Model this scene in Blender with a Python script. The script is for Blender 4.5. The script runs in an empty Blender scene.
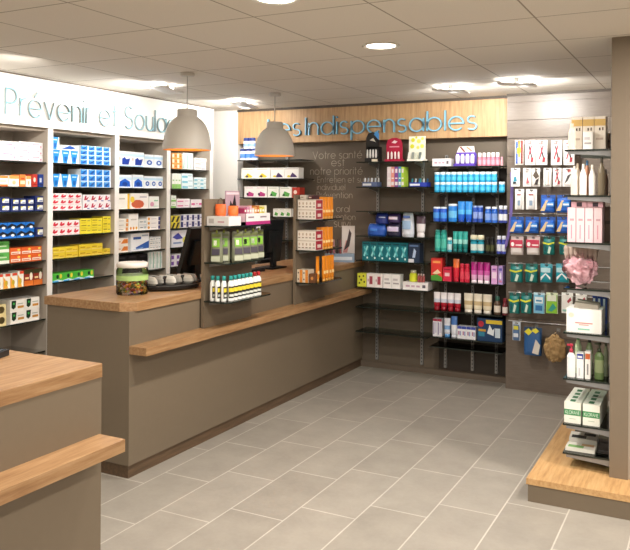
import bpy, math, random
from mathutils import Matrix, Vector
random.seed(7)
PI = math.pi
SC = bpy.context.scene
COL = SC.collection

# ------------------------------------------------------------------ camera
F, HZ, YAW, ROLL, H = 759.6, 193.55, .4812, .006, 1.63
CE = 2.475
_s, _c = math.sin(YAW), math.cos(YAW)
cam = bpy.data.cameras.new('camera')
cam.sensor_width = 36
cam.lens = F / 630 * 36
cam.shift_y = -(275 - HZ) / 630
cam.clip_start = .02
camo = bpy.data.objects.new('camera', cam)
COL.objects.link(camo)
camo.matrix_world = (Matrix.Translation((0, 0, H)) @ Matrix.Rotation(YAW, 4, 'Z') @ Matrix.Rotation(PI / 2, 4, 'X')
                     @ Matrix.Rotation(ROLL, 4, 'Z'))
SC.camera = camo

# where a sight line of the photograph meets a real plane of the shop
def ray(u, v):
    uu = (u - 315) + ROLL * (v - HZ)
    vv = (v - HZ) - ROLL * (u - 315)
    a, b = uu / F, -vv / F
    return (_c * a - _s, _s * a + _c, b)
def on_x(u, v, x):
    r = ray(u, v); t = x / r[0]
    return (x, r[1] * t, H + r[2] * t)
def on_y(u, v, y):
    r = ray(u, v); t = y / r[1]
    return (r[0] * t, y, H + r[2] * t)
def on_z(u, v, z):
    r = ray(u, v); t = (z - H) / r[2]
    return (r[0] * t, r[1] * t, z)
def depth(p):
    return -_s * p[0] + _c * p[1]

# ------------------------------------------------------------------ materials
def lin(h):
    if isinstance(h, str):
        h = h.lstrip('#')
        rgb = [int(h[i:i + 2], 16) / 255 for i in (0, 2, 4)]
    else:
        rgb = [x / 255 for x in h]
    return tuple(x / 12.92 if x <= .04045 else ((x + .055) / 1.055) ** 2.4 for x in rgb) + (1,)
_M = {}
def mat(h, rough=.45, metal=0, spec=.5, vary=.06):
    """a plain printed / painted surface with a slight procedural mottling"""
    k = (h, rough, metal, spec, vary)
    if k in _M: return _M[k]
    m = bpy.data.materials.new('paint_' + str(h).strip('#'))
    m.use_nodes = True
    nt = m.node_tree; b = nt.nodes['Principled BSDF']
    b.inputs['Roughness'].default_value = rough
    b.inputs['Metallic'].default_value = metal
    b.inputs['Specular IOR Level'].default_value = spec
    n = nt.nodes.new('ShaderNodeTexNoise'); n.inputs['Scale'].default_value = 30
    tc = nt.nodes.new('ShaderNodeTexCoord'); nt.links.new(tc.outputs['Object'], n.inputs['Vector'])
    mx = nt.nodes.new('ShaderNodeMix'); mx.data_type = 'RGBA'
    c = lin(h)
    mx.inputs[6].default_value = tuple(x * (1 - vary) for x in c[:3]) + (1,)
    mx.inputs[7].default_value = tuple(min(1, x * (1 + vary)) for x in c[:3]) + (1,)
    nt.links.new(n.outputs['Fac'], mx.inputs[0])
    nt.links.new(mx.outputs[2], b.inputs['Base Color'])
    _M[k] = m
    return m
def nodes(name):
    m = bpy.data.materials.new(name); m.use_nodes = True
    nt = m.node_tree
    return m, nt, nt.nodes['Principled BSDF']
def ramp(nt, fac, stops):
    r = nt.nodes.new('ShaderNodeValToRGB')
    el = r.color_ramp.elements
    el[0].position, el[0].color = stops[0][0], lin(stops[0][1])
    el[1].position, el[1].color = stops[-1][0], lin(stops[-1][1])
    for p, c in stops[1:-1]:
        e = el.new(p); e.color = lin(c)
    nt.links.new(fac, r.inputs['Fac'])
    return r.outputs['Color']
def mapping(nt, scale=(1, 1, 1), rot=(0, 0, 0), loc=(0, 0, 0)):
    tc = nt.nodes.new('ShaderNodeTexCoord'); mp = nt.nodes.new('ShaderNodeMapping')
    mp.inputs['Scale'].default_value = scale; mp.inputs['Rotation'].default_value = rot; mp.inputs['Location'].default_value = loc
    nt.links.new(tc.outputs['Object'], mp.inputs['Vector'])
    return mp.outputs['Vector']
def noise(nt, vec, scale, detail=4, rough=.6):
    n = nt.nodes.new('ShaderNodeTexNoise')
    n.inputs['Scale'].default_value = scale; n.inputs['Detail'].default_value = detail; n.inputs['Roughness'].default_value = rough
    nt.links.new(vec, n.inputs['Vector'])
    return n.outputs['Fac']
def wood(name, scale, stops, rough=.45):
    m, nt, b = nodes(name)
    v = mapping(nt, scale)
    f = noise(nt, v, 6, 6, .65)
    col = ramp(nt, f, stops)
    v2 = mapping(nt, (3, 3, 3)); f2 = noise(nt, v2, 1.2, 2)
    hs = nt.nodes.new('ShaderNodeHueSaturation'); nt.links.new(col, hs.inputs['Color'])
    mr = nt.nodes.new('ShaderNodeMapRange'); mr.inputs['To Min'].default_value = .85; mr.inputs['To Max'].default_value = 1.12
    nt.links.new(f2, mr.inputs['Value']); nt.links.new(mr.outputs['Result'], hs.inputs['Value'])
    nt.links.new(hs.outputs['Color'], b.inputs['Base Color'])
    b.inputs['Roughness'].default_value = rough
    return m
OAK = [(.3, '#85603e'), (.5, '#9f7a54'), (.72, '#b4926c')]
M_OAK_Y = wood('oak_along_counter', (9, .7, 9), OAK)          # grain runs along Y
M_OAK_PLAT = wood('oak_platform', (9, .7, 9), [(.3, '#ab8152'), (.5, '#c59c6a'), (.72, '#d3b07f')])
M_OAK_Z = wood('oak_cladding', (7, 7, .5), [(.3, '#a5805a'), (.5, '#bf9a70'), (.72, '#ceac82')], .5)
M_PLINTH = wood('plinth_wood', (9, .7, 9), [(.3, '#50402f'), (.6, '#66503c'), (.8, '#735b45')])
M_TAUPE = mat('#746756', .5, vary=.03)
M_WALLT = mat('#665b4e', .6, vary=.04)
M_DARKP = mat('#6a5e52', .55, vary=.04)
M_WHITE = mat('#f2f0ec', .5, vary=.01)
M_PILLAR = mat('#f6f4f0', .6, vary=.01)
M_LAMIN = mat('#b0a495', .5, vary=.03)
M_PART = mat('#b5aa9c', .5, vary=.03)
M_STEEL = mat('#b9b9b9', .3, .9, vary=.02)
M_GREYM = mat('#9a9a9a', .4, .4, vary=.02)
M_BLACK = mat('#0c0c0d', .4)
M_SHELFD = mat('#2a2622', .25)
M_EDGE = mat('#1d2622', .15)

def glass(name, tint, refl=.06, rough=.02, clear=.92):
    m = bpy.data.materials.new(name); m.use_nodes = True
    nt = m.node_tree
    for n in list(nt.nodes): nt.nodes.remove(n)
    o = nt.nodes.new('ShaderNodeOutputMaterial')
    tr = nt.nodes.new('ShaderNodeBsdfTransparent'); tr.inputs['Color'].default_value = lin(tint)
    gl = nt.nodes.new('ShaderNodeBsdfGlossy'); gl.inputs['Roughness'].default_value = rough
    fr = nt.nodes.new('ShaderNodeFresnel'); fr.inputs['IOR'].default_value = 1.45
    mx = nt.nodes.new('ShaderNodeMixShader')
    nt.links.new(fr.outputs[0], mx.inputs[0]); nt.links.new(tr.outputs[0], mx.inputs[1]); nt.links.new(gl.outputs[0], mx.inputs[2])
    nt.links.new(mx.outputs[0], o.inputs['Surface'])
    return m
M_GLASS = glass('shelf_glass', '#c8d6cf')
M_SMOKE = glass('smoked_shelf_glass', '#7c7973')
M_BAG = glass('clear_bag', '#fdfbfb', rough=.2)
M_SHELFG = glass('tinted_shelf_glass', '#9a9c96')
M_CLEAR = glass('clear_plastic', '#f8faf8', rough=.1)
def emit(h, s):
    k = ('e', h, s)
    if k in _M: return _M[k]
    m = bpy.data.materials.new('lamp_glow'); m.use_nodes = True
    b = m.node_tree.nodes['Principled BSDF']
    b.inputs['Base Color'].default_value = lin(h); b.inputs['Emission Color'].default_value = lin(h); b.inputs['Emission Strength'].default_value = s
    _M[k] = m
    return m

# ------------------------------------------------------------------ mesh builder
class MB:
    def __init__(s): s.v, s.f, s.m, s.sm = [], [], [], []
    def add(s, vs, fs, m, smooth=False):
        o = len(s.v); s.v += [tuple(p) for p in vs]
        for f in fs: s.f.append([i + o for i in f]); s.m.append(m); s.sm.append(smooth)
        return s
    def box(s, x0, x1, y0, y1, z0, z1, m, mt=None, mf=None):
        v = [(x0, y0, z0), (x1, y0, z0), (x1, y1, z0), (x0, y1, z0), (x0, y0, z1), (x1, y0, z1), (x1, y1, z1), (x0, y1, z1)]
        s.add(v, [(0, 3, 2, 1)], m).add(v, [(4, 5, 6, 7)], mt or m).add(v, [(0, 1, 5, 4)], mf or m)
        return s.add(v, [(1, 2, 6, 5), (2, 3, 7, 6), (3, 0, 4, 7)], m)
    def prism(s, poly, y0, y1, m, axis='y', mf=None):
        """polygon in (x,z) run along y, in (x,y) along z, or in (y,z) along x"""
        def P(a, b, t): return {'y': (a, t, b), 'z': (a, b, t), 'x': (t, a, b)}[axis]
        n = len(poly)
        vs = [P(a, b, y0) for a, b in poly] + [P(a, b, y1) for a, b in poly]
        s.add(vs, [list(range(n))], mf or m)
        return s.add(vs, [list(range(2 * n - 1, n - 1, -1))] + [(i, i + n, (i + 1) % n + n, (i + 1) % n) for i in range(n)], m)
    def lathe(s, prof, m, n=14, cx=0, cy=0, sx=1, sy=1, smooth=True, closed=True):
        """prof: (r, z[, material of the band that starts here])"""
        vs = []
        for p in prof:
            for i in range(n):
                a = 2 * PI * i / n
                vs.append((cx + p[0] * math.cos(a) * sx, cy + p[0] * math.sin(a) * sy, p[1]))
        o = len(s.v); s.v += vs
        for k in range(len(prof) - 1):
            mm = prof[k][2] if len(prof[k]) > 2 else m
            for i in range(n):
                j = (i + 1) % n
                s.f.append([o + k * n + i, o + k * n + j, o + (k + 1) * n + j, o + (k + 1) * n + i]); s.m.append(mm); s.sm.append(smooth)
        if closed and prof[0][0] > 1e-5: s.f.append([o + i for i in range(n - 1, -1, -1)]); s.m.append(prof[0][2] if len(prof[0]) > 2 else m); s.sm.append(False)
        if closed and prof[-1][0] > 1e-5: s.f.append([o + (len(prof) - 1) * n + i for i in range(n)]); s.m.append(prof[-2][2] if len(prof[-2]) > 2 else m); s.sm.append(False)
        return s
    def loft(s, rings, m, n=14, smooth=True):
        """rings: (rx, ry, z[, material of the band that starts here])"""
        vs = [(r[0] * math.cos(2 * PI * i / n), r[1] * math.sin(2 * PI * i / n), r[2]) for r in rings for i in range(n)]
        for k in range(len(rings) - 1):
            mm = rings[k][3] if len(rings[k]) > 3 else m
            o = len(s.v)
            s.add(vs[k * n:(k + 2) * n], [(i, (i + 1) % n, n + (i + 1) % n, n + i) for i in range(n)], mm, smooth)
        e = rings[-2][3] if len(rings[-2]) > 3 else m
        s.add(vs[:n], [list(range(n - 1, -1, -1))], rings[0][3] if len(rings[0]) > 3 else m)
        return s.add(vs[-n:], [list(range(n))], e)
    def tube(s, pts, r, m, n=8):
        pts = [Vector(p) for p in pts]; rings = []
        for i, p in enumerate(pts):
            d = (pts[min(i + 1, len(pts) - 1)] - pts[max(i - 1, 0)]).normalized()
            a = d.cross(Vector((0, 0, 1)) if abs(d.z) < .9 else Vector((1, 0, 0))).normalized(); b = d.cross(a)
            rr = r[i] if isinstance(r, (list, tuple)) else r
            rings += [p + (a * math.cos(2 * PI * k / n) + b * math.sin(2 * PI * k / n)) * rr for k in range(n)]
        fs = [(i * n + k, i * n + (k + 1) % n, (i + 1) * n + (k + 1) % n, (i + 1) * n + k) for i in range(len(pts) - 1) for k in range(n)]
        s.add(rings, fs, m, True)
        return s.add(rings, [list(range(n - 1, -1, -1)), list(range((len(pts) - 1) * n, len(pts) * n))], m)
    def build(s, name, parent=None, loc=(0, 0, 0), rz=0, bev=0):
        me = bpy.data.meshes.new(name)
        me.from_pydata(s.v, [], s.f)
        ms = []
        for m in s.m:
            if m not in ms: ms.append(m)
        for m in ms: me.materials.append(m)
        me.polygons.foreach_set('material_index', [ms.index(m) for m in s.m])
        me.polygons.foreach_set('use_smooth', s.sm)
        import bmesh
        bm = bmesh.new(); bm.from_mesh(me); bmesh.ops.recalc_face_normals(bm, faces=bm.faces[:]); bm.to_mesh(me); bm.free()
        me.update()
        o = bpy.data.objects.new(name, me); COL.objects.link(o)
        o.location = loc; o.rotation_euler = (0, 0, rz)
        if parent: o.parent = parent
        if bev:
            b = o.modifiers.new('bevel', 'BEVEL'); b.width = bev; b.segments = 2; b.limit_method = 'ANGLE'
        return o
def tag(o, label, cat, group=None):
    o['label'] = label; o['category'] = cat
    if group: o['group'] = group
    return o
def thing(name, label, cat, loc=(0, 0, 0), rz=0, group=None):
    o = bpy.data.objects.new(name, None); COL.objects.link(o)
    o.empty_display_size = .05
    o.location = loc; o.rotation_euler = (0, 0, rz)
    return tag(o, label, cat, group)
def struct(o):
    o['kind'] = 'structure'; return o
def dup(root, loc, rz, label=None, group=None):
    r = root.copy(); COL.objects.link(r); r.location = loc; r.rotation_euler = (0, 0, rz)
    if label: r['label'] = label
    if group: r['group'] = group
    for ch in list(root.children):
        c = ch.copy(); COL.objects.link(c); c.parent = r
        for g in list(ch.children):
            d = g.copy(); COL.objects.link(d); d.parent = c
    return r
ORD = ['first', 'second', 'third', 'fourth', 'fifth', 'sixth', 'seventh', 'eighth', 'ninth', 'tenth', 'eleventh', 'twelfth']
def nth(i, n):
    if n == 1: return ''
    if n == 2: return ('left one', 'right one')[i]
    if i == 0: return 'leftmost'
    if i == n - 1: return 'rightmost'
    if n == 3: return 'middle one'
    return ORD[i] + ' from left'
def layer(l, n):
    if n == 1: return ''
    if l == 0: return 'bottom layer'
    if l == n - 1: return 'top layer'
    if n == 3: return 'middle layer'
    return ORD[l] + ' layer up'
def lab(*ps):
    return ', '.join(p for p in ps if p)

# ------------------------------------------------------------------ stroke lettering (thin geometric sans)
def arc(cx, cy, r, a0, a1, n=14, ry=None):
    return [(cx + r * math.cos(math.radians(a0 + (a1 - a0) * i / n)), cy + (ry or r) * math.sin(math.radians(a0 + (a1 - a0) * i / n))) for i in range(n + 1)]
def ess(w, h):
    r = h / 4
    return [arc(w / 2, 3 * r, w / 2 * .9, 40, 270, 12, r)[:-1] + arc(w / 2, r, w / 2, 90, -140, 12, r)]
O_ = arc(.5, .5, .5, 0, 360, 24)
GL = {
 'o': ([O_], 1), 'a': ([O_, [(1, 0), (1, 1)]], 1), 'd': ([O_, [(1, 0), (1, 1.5)]], 1), 'b': ([O_, [(0, 0), (0, 1.5)]], 1),
 'p': ([O_, [(0, -.5), (0, 1)]], 1), 'q': ([O_, [(1, -.5), (1, 1)]], 1),
 'g': ([O_, [(1, 1), (1, -.05)] + arc(.5, -.05, .5, 0, -140, 10, .45)], 1),
 'e': ([[(0, .5), (1, .5)] + arc(.5, .5, .5, 0, 318, 22)[1:]], 1),
 'é': ([[(0, .5), (1, .5)] + arc(.5, .5, .5, 0, 318, 22)[1:], [(.45, 1.15), (.7, 1.45)]], 1),
 'c': ([arc(.5, .5, .5, 45, 315, 20)], .9),
 'n': ([[(0, 0), (0, 1)], [(0, .6)] + arc(.38, .6, .38, 180, 0, 12, .4) + [(.76, 0)]], .76),
 'u': ([[(.76, 0), (.76, 1)], [(0, 1)] + arc(.38, .4, .38, 180, 360, 12, .4) + [(.76, .4)]], .76),
 'r': ([[(0, 0), (0, 1)], [(0, .6)] + arc(.36, .6, .36, 180, 80, 8, .4)], .42),
 'v': ([[(0, 1), (.42, 0), (.84, 1)]], .84), 'i': ([[(0, 0), (0, 1)], [(0, 1.3), (0, 1.42)]], 0),
 'l': ([[(0, 0), (0, 1.5)]], 0), 't': ([[(.2, 0), (.2, 1.42)], [(0, 1), (.45, 1)]], .45),
 's': (ess(.62, 1), .62), 'f': ([[(.2, 0), (.2, 1.2)] + arc(.45, 1.2, .25, 180, 90, 6), [(0, 1), (.45, 1)]], .45),
 'S': (ess(.85, 1.45), .85), 'P': ([[(0, 0), (0, 1.45)], [(0, 1.45), (.4, 1.45)] + arc(.4, 1.05, .4, 90, -90, 12) + [(0, .65)]], .8),
 'L': ([[(0, 1.45), (0, 0), (.62, 0)]], .62), 'I': ([[(0, 0), (0, 1.45)]], 0), 'V': ([[(0, 1.45), (.55, 0), (1.1, 1.45)]], 1.1),
 'E': ([[(.65, 1.45), (0, 1.45), (0, 0), (.65, 0)], [(0, .75), (.6, .75)]], .65), '-': ([[(0, .5), (.4, .5)]], .4),
 'K': ([[(0, 0), (0, 1.45)], [(.8, 1.45), (.05, .7), (.85, 0)]], .85), 'O': ([arc(.65, .72, .65, 0, 360, 24, .73)], 1.3),
 'R': ([[(0, 0), (0, 1.45)], [(0, 1.45), (.4, 1.45)] + arc(.4, 1.08, .37, 90, -90, 12) + [(0, .71)], [(.4, .71), (.8, 0)]], .8),
 'A': ([[(0, 0), (.55, 1.45), (1.1, 0)], [(.2, .5), (.9, .5)]], 1.1), 'N': ([[(0, 0), (0, 1.45), (.9, 0), (.9, 1.45)]], .9),
}
GAP = .27
def ribbon(mb, pl, w, t, mf, ms):
    """a stroke of width w in the local x,z plane, front at y=-t, back at y=0"""
    n = len(pl); L, R = [], []
    closed = math.dist(pl[0], pl[-1]) < 1e-4
    for i, p in enumerate(pl):
        a = pl[i - 1] if i else (pl[-2] if closed else None)
        b = pl[i + 1] if i < n - 1 else (pl[1] if closed else None)
        def nrm(p, q):
            dx, dz = q[0] - p[0], q[1] - p[1]; d = math.hypot(dx, dz) or 1
            return (-dz / d, dx / d)
        ns = [nrm(a, p)] if a else []
        if b: ns.append(nrm(p, b))
        nx, nz = sum(k[0] for k in ns), sum(k[1] for k in ns); d = math.hypot(nx, nz) or 1
        k = 1 / max(.5, d / len(ns)); nx, nz = nx / d * k, nz / d * k
        L.append((p[0] + nx * w / 2, p[1] + nz * w / 2)); R.append((p[0] - nx * w / 2, p[1] - nz * w / 2))
    vs = [(x, -t, z) for x, z in L] + [(x, -t, z) for x, z in R] + [(x, 0, z) for x, z in L] + [(x, 0, z) for x, z in R]
    o = len(mb.v); mb.v += vs
    def q(f, m): mb.f.append([o + j for j in f]); mb.m.append(m); mb.sm.append(False)
    for i in range(n - 1):
        q((i, i + n, i + n + 1, i + 1), mf); q((i + 2 * n, i + 2 * n + 1, i + 3 * n + 1, i + 3 * n), ms)
        q((i, i + 1, i + 1 + 2 * n, i + 2 * n), ms); q((i + n, i + 3 * n, i + 3 * n + 1, i + n + 1), ms)
    if not closed:
        q((0, 2 * n, 3 * n, n), ms); q((n - 1, 2 * n - 1, 4 * n - 1, 3 * n - 1), ms)
def text_width(s):
    return sum((.55 if ch == ' ' else GL[ch][1] + GAP) for ch in s) - GAP
def letters(s, size, w, t, mf, ms, space=.55):
    """[(x offset, MB)] for each letter; size is the height of a lower-case o"""
    x, out = 0, []
    for ch in s:
        if ch == ' ': x += space; continue
        st, ad = GL[ch]; mb = MB()
        for pl in st: ribbon(mb, [(a * size, b * size) for a, b in pl], w, t, mf, ms)
        out.append((x * size, mb)); x += ad + GAP
    return out
def text_mesh(s, size, w, t, mf):
    big = MB()
    for x, mb in letters(s, size, w, t, mf, mf):
        for f, m in zip(mb.f, mb.m): big.add([(mb.v[i][0] + x, mb.v[i][1], mb.v[i][2]) for i in f], [list(range(len(f)))], m)
    return big

# ------------------------------------------------------------------ the room
XL, YB = -4.4, 6.6            # front of the wall shelving, face of the end wall
RX, RY = 3.2, -2.6            # the shop behind and beside the camera
def slab(name, x0, x1, y0, y1, z0, z1, m): return struct(MB().box(x0, x1, y0, y1, z0, z1, m).build(name))
# floor: 31 x 62 cm stoneware, running bond along Y
m, nt, b = nodes('stoneware_floor')
sep = nt.nodes.new('ShaderNodeSeparateXYZ'); nt.links.new(mapping(nt), sep.inputs[0])
def mth(op, a, b=None):
    n = nt.nodes.new('ShaderNodeMath'); n.operation = op
    for i, q in enumerate((a, b)):
        if q is None: continue
        if isinstance(q, (int, float)): n.inputs[i].default_value = q
        else: nt.links.new(q, n.inputs[i])
    return n.outputs[0]
xs = mth('ADD', sep.outputs['X'], .025)
rw = mth('FLOOR', mth('DIVIDE', xs, .3097))
ph = mth('ADD', mth('MULTIPLY', rw, .305 * .62), (.60 + .305 * 6) * .62)      # each row steps on by about a third of a tile
cmb = nt.nodes.new('ShaderNodeCombineXYZ'); nt.links.new(mth('SUBTRACT', sep.outputs['Y'], ph), cmb.inputs[0]); nt.links.new(xs, cmb.inputs[1])
vec = cmb.outputs[0]
br = nt.nodes.new('ShaderNodeTexBrick'); br.offset = 0
nt.links.new(vec, br.inputs['Vector'])
br.inputs['Scale'].default_value = 1; br.inputs['Brick Width'].default_value = .62; br.inputs['Row Height'].default_value = .3097
br.inputs['Mortar Size'].default_value = .004; br.inputs['Mortar Smooth'].default_value = .2; br.inputs['Bias'].default_value = 0
br.inputs['Color1'].default_value = lin('#979188'); br.inputs['Color2'].default_value = lin('#a09a91'); br.inputs['Mortar'].default_value = lin('#c2bdb4')
v2 = mapping(nt, (1, 1, 1)); n1 = noise(nt, v2, 5, 5); n2 = noise(nt, v2, 45, 3)
mr = nt.nodes.new('ShaderNodeMapRange'); mr.inputs['From Min'].default_value = .3; mr.inputs['From Max'].default_value = .7
mr.inputs['To Min'].default_value = .86; mr.inputs['To Max'].default_value = 1.1
ad = nt.nodes.new('ShaderNodeMath'); ad.operation = 'MULTIPLY_ADD'; ad.inputs[1].default_value = .25
nt.links.new(n2, ad.inputs[0]); 
ml = nt.nodes.new('ShaderNodeMath'); ml.operation = 'MULTIPLY'; ml.inputs[1].default_value = .75; nt.links.new(n1, ml.inputs[0])
nt.links.new(ml.outputs[0], ad.inputs[2]); nt.links.new(ad.outputs[0], mr.inputs['Value'])
hs = nt.nodes.new('ShaderNodeHueSaturation'); nt.links.new(br.outputs['Color'], hs.inputs['Color']); nt.links.new(mr.outputs['Result'], hs.inputs['Value'])
nt.links.new(hs.outputs['Color'], b.inputs['Base Color']); b.inputs['Roughness'].default_value = .42
bp = nt.nodes.new('ShaderNodeBump'); bp.inputs['Strength'].default_value = .12; bp.inputs['Distance'].default_value = .002; bp.invert = True
nt.links.new(br.outputs['Fac'], bp.inputs['Height']); nt.links.new(bp.outputs['Normal'], b.inputs['Normal'])
FLOOR_M = m
fl = MB().box(-5.2, RX, RY, YB + .3, -.1, 0, FLOOR_M).build('floor'); struct(fl)
# suspended ceiling: 60 cm tiles
m, nt, b = nodes('ceiling_tiles')
vec = mapping(nt, (1, 1, 1), (0, 0, 0), (3.75, -1.89, 0))
br = nt.nodes.new('ShaderNodeTexBrick'); br.offset = 0
nt.links.new(vec, br.inputs['Vector'])
br.inputs['Scale'].default_value = 1; br.inputs['Brick Width'].default_value = .6; br.inputs['Row Height'].default_value = .6
br.inputs['Mortar Size'].default_value = .0045; br.inputs['Mortar Smooth'].default_value = .1
br.inputs['Color1'].default_value = lin('#e6e0d6'); br.inputs['Color2'].default_value = lin('#e9e3d9'); br.inputs['Mortar'].default_value = lin('#9f9688')
v2 = mapping(nt, (1, 1, 1)); sp = noise(nt, v2, 160, 2)
mr = nt.nodes.new('ShaderNodeMapRange'); mr.inputs['To Min'].default_value = .9; mr.inputs['To Max'].default_value = 1.08; nt.links.new(sp, mr.inputs['Value'])
hs = nt.nodes.new('ShaderNodeHueSaturation'); nt.links.new(br.outputs['Color'], hs.inputs['Color']); nt.links.new(mr.outputs['Result'], hs.inputs['Value'])
nt.links.new(hs.outputs['Color'], b.inputs['Base Color']); b.inputs['Roughness'].default_value = .85
CEIL_M = m
struct(MB().box(-5.2, RX, RY, YB + .3, CE, CE + .1, CEIL_M).build('ceiling'))
M_PLAIN = mat('#cfc8bb', .7, vary=.02)
slab('wall_left', -5.2, -4.86, RY, YB + .3, 0, CE, M_PLAIN)
slab('wall_right', RX, RX + .15, RY, YB + .3, 0, CE, M_PLAIN)
slab('wall_front', -5.2, RX, RY - .15, RY, 0, CE, M_PLAIN)
slab('wall_back', -4.86, RX, YB, YB + .15, 0, CE, M_WALLT)
slab('trim_1', -4.86, -4.285, 6.5, YB, 0, CE, M_PILLAR)                       # the white pillar in the corner
w = MB().box(-4.284, -1.52, 6.5, YB, 2.13, CE, M_OAK_Z).build('trim_2'); struct(w)   # oak cladding under the ceiling
slab('trim_3', -4.284, -1.535, 6.485, 6.4995, CE - .022, CE, mat('#4a4138', .6))
slab('trim_4', -1.53, -.45, 6.40, 6.4195, CE - .018, CE, mat('#4a4138', .6))
slab('baseboard_back', -2.95, -1.52, YB - .02, YB, 0, .05, M_DARKP)

# ------------------------------------------------------------------ the wall shelving on the left
BAYY = [3.42, 4.13, 4.85, 5.53, 6.2]
BAYN = ['leftmost wall bay', 'second wall bay', 'third wall bay', 'wall bay beside white pillar']
SZ = [1.852, 1.668, 1.488, 1.298, 1.12, .943, .683, .444]
for k in range(4):
    y0, y1 = BAYY[k], BAYY[k + 1]
    t = thing('wall_shelving', ['tall taupe shelving bay at the far left with white and orange cartons',
                                'tall shelving bay holding blue, red and yellow cartons behind the counter',
                                'shelving bay holding pale blue and white cartons above the candy tub',
                                'narrow shelving bay next to the white pillar behind the hanging lamp'][k], 'shelving', (XL, y0, 0), 0, 'wall shelving bays')
    W = y1 - y0
    MB().box(-.40, -.38, 0, W, 0, 2.105, M_LAMIN).build('back_panel', t)
    MB().box(-.38, 0, -.022, .022, 0, 2.105, M_PART).box(0, .006, -.024, .024, 0, 2.105, M_WHITE).build('side_panel', t)
    if k == 3: MB().box(-.38, 0, W - .022, W + .022, 0, 2.105, M_PART).box(0, .006, W - .024, W + .024, 0, 2.105, M_WHITE).build('side_panel', t)
    for i, z in enumerate(SZ + [.06]):
        sh = MB().box(-.378, -.014, .024, W - .024, z - .008, z, M_SHELFG).build('shelf', t)
        MB().box(-.014, -.011, .024, W - .024, z - .009, z + .0004, M_EDGE).build('edge_strip', sh)
    for q in (.33, .62):
        MB().box(-.378, -.372, W * q - .012, W * q + .012, .05, 2.1, mat('#c4beb4', .4)).build('rail', t)
    MB().box(-.38, -.03, .022, W - .022, 2.085, 2.105, M_LAMIN).build('top_panel', t)
t = MB().box(-.30, 0, 0, 6.2 + .03 - 3.36, 2.108, CE - .012, M_WHITE).build('fascia_board', None, (XL + .006, 3.36, 0))
tag(t, 'long white fascia board above the wall shelving carrying pale letters', 'fascia')
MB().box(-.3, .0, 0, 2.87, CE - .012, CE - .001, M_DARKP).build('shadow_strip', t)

# lettering on the fascia and on the oak
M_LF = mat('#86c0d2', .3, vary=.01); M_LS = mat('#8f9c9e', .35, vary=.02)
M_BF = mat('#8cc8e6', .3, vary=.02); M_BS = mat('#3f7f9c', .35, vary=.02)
XS = XL + .0065
p0 = on_x(4.5, 114, XS); p1 = on_x(5, 88, XS); pe = on_x(211, 130, XS)
size = (p1[2] - p0[2]) / 1.45
tw = text_width('Prévenir et Soulager')
sx = (on_x(165, 130, XS)[1] - p0[1]) / text_width('Prévenir et Soula')
s = thing('wall_sign', 'pale raised letters reading Prévenir et Soulager on the white fascia', 'sign', (XS, p0[1], p0[2]), PI / 2)
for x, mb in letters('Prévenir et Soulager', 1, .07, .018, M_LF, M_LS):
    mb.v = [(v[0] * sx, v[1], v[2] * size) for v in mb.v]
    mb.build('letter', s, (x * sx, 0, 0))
q0 = on_y(306.5, 138, 6.5); q1 = on_y(308, 117, 6.5); qe = on_y(477, 130, 6.5)
sx = (qe[0] - q0[0]) / text_width('Indispensables')
size = .118
xx = q0[0] - (text_width('Les') + GAP + .2) * sx
s = thing('wall_sign', 'light blue raised letters reading Les Indispensables on the oak cladding', 'sign', (xx, 6.5, 2.195), 0)
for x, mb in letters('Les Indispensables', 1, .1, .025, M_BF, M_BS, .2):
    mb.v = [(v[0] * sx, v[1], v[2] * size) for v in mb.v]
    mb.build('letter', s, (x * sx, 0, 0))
M_QT = mat('#b3a899', .6)
s = thing('wall_quote', 'faint grey lettering about health painted on the taupe end wall', 'lettering', (on_y(338, 158, YB)[0], YB, 0), 0)
for txt, uc, vb, wpx in [('Votre santé', 337, 158.5, 49), ('est', 338, 166, 13), ('notre priorité', 336, 174.5, 52), ('- Entretien et suivi', 341, 182.5, 56),
                         ('individuel', 331, 190, 28), ('- Prévention', 332, 198, 40), ('oral', 343, 212, 13), ('prévention', 338, 219.5, 34), ('suivi', 342, 227, 16)]:
    p = on_y(uc, vb, YB); d = depth(p)
    wd = wpx * d / F / .9
    sz = wd / text_width(txt)
    szv = min(max(sz, .036), .05)
    mb = text_mesh(txt, 1, .1, .002, M_QT)
    mb.v = [(v[0] * sz, v[1], v[2] * szv) for v in mb.v]
    mb.build('text_line', s, (p[0] - wd / 2 - s.location.x, 0, p[2]))

# ------------------------------------------------------------------ counters
def counter(name, label, x0, x1, y0, y1, cham):
    t = thing(name, label, 'counter', (x1, y0, 0))
    X, Y = x0 - x1, y1 - y0
    MB().box(X, 0, 0, Y, .075, .95, M_TAUPE).build('body', t)
    MB().box(X + .02, -.012, .012, Y, 0, .075, M_PLINTH).build('plinth', t)
    MB().prism([(X - .01, -.015), (-cham, -.015), (.012, cham * .9), (.012, Y), (X - .01, Y)] if cham else [(X - .01, -.005), (.003, -.005), (.003, Y + .002), (X - .01, Y + .002)], .95, 1.0, M_OAK_Y, 'z').build('worktop', t, bev=.003)
    return t
c1 = counter('service_counter', 'long taupe pharmacy counter with oak worktop and front ledge under hanging lamps', -3.57, -2.925, 3.335, YB - .005, .06)
MB().box(0, .125, -.0, 3.19, .712, .757, M_OAK_Y).build('ledge', c1, bev=.003)
c2 = counter('service_counter', 'nearer counter corner with oak worktop and ledge in the left foreground', -2.72, -1.99, -.4, 2.12, 0)
MB().box(0, .125, 0, 2.51, .698, .742, M_OAK_Y).build('ledge', c2, bev=.003)

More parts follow.
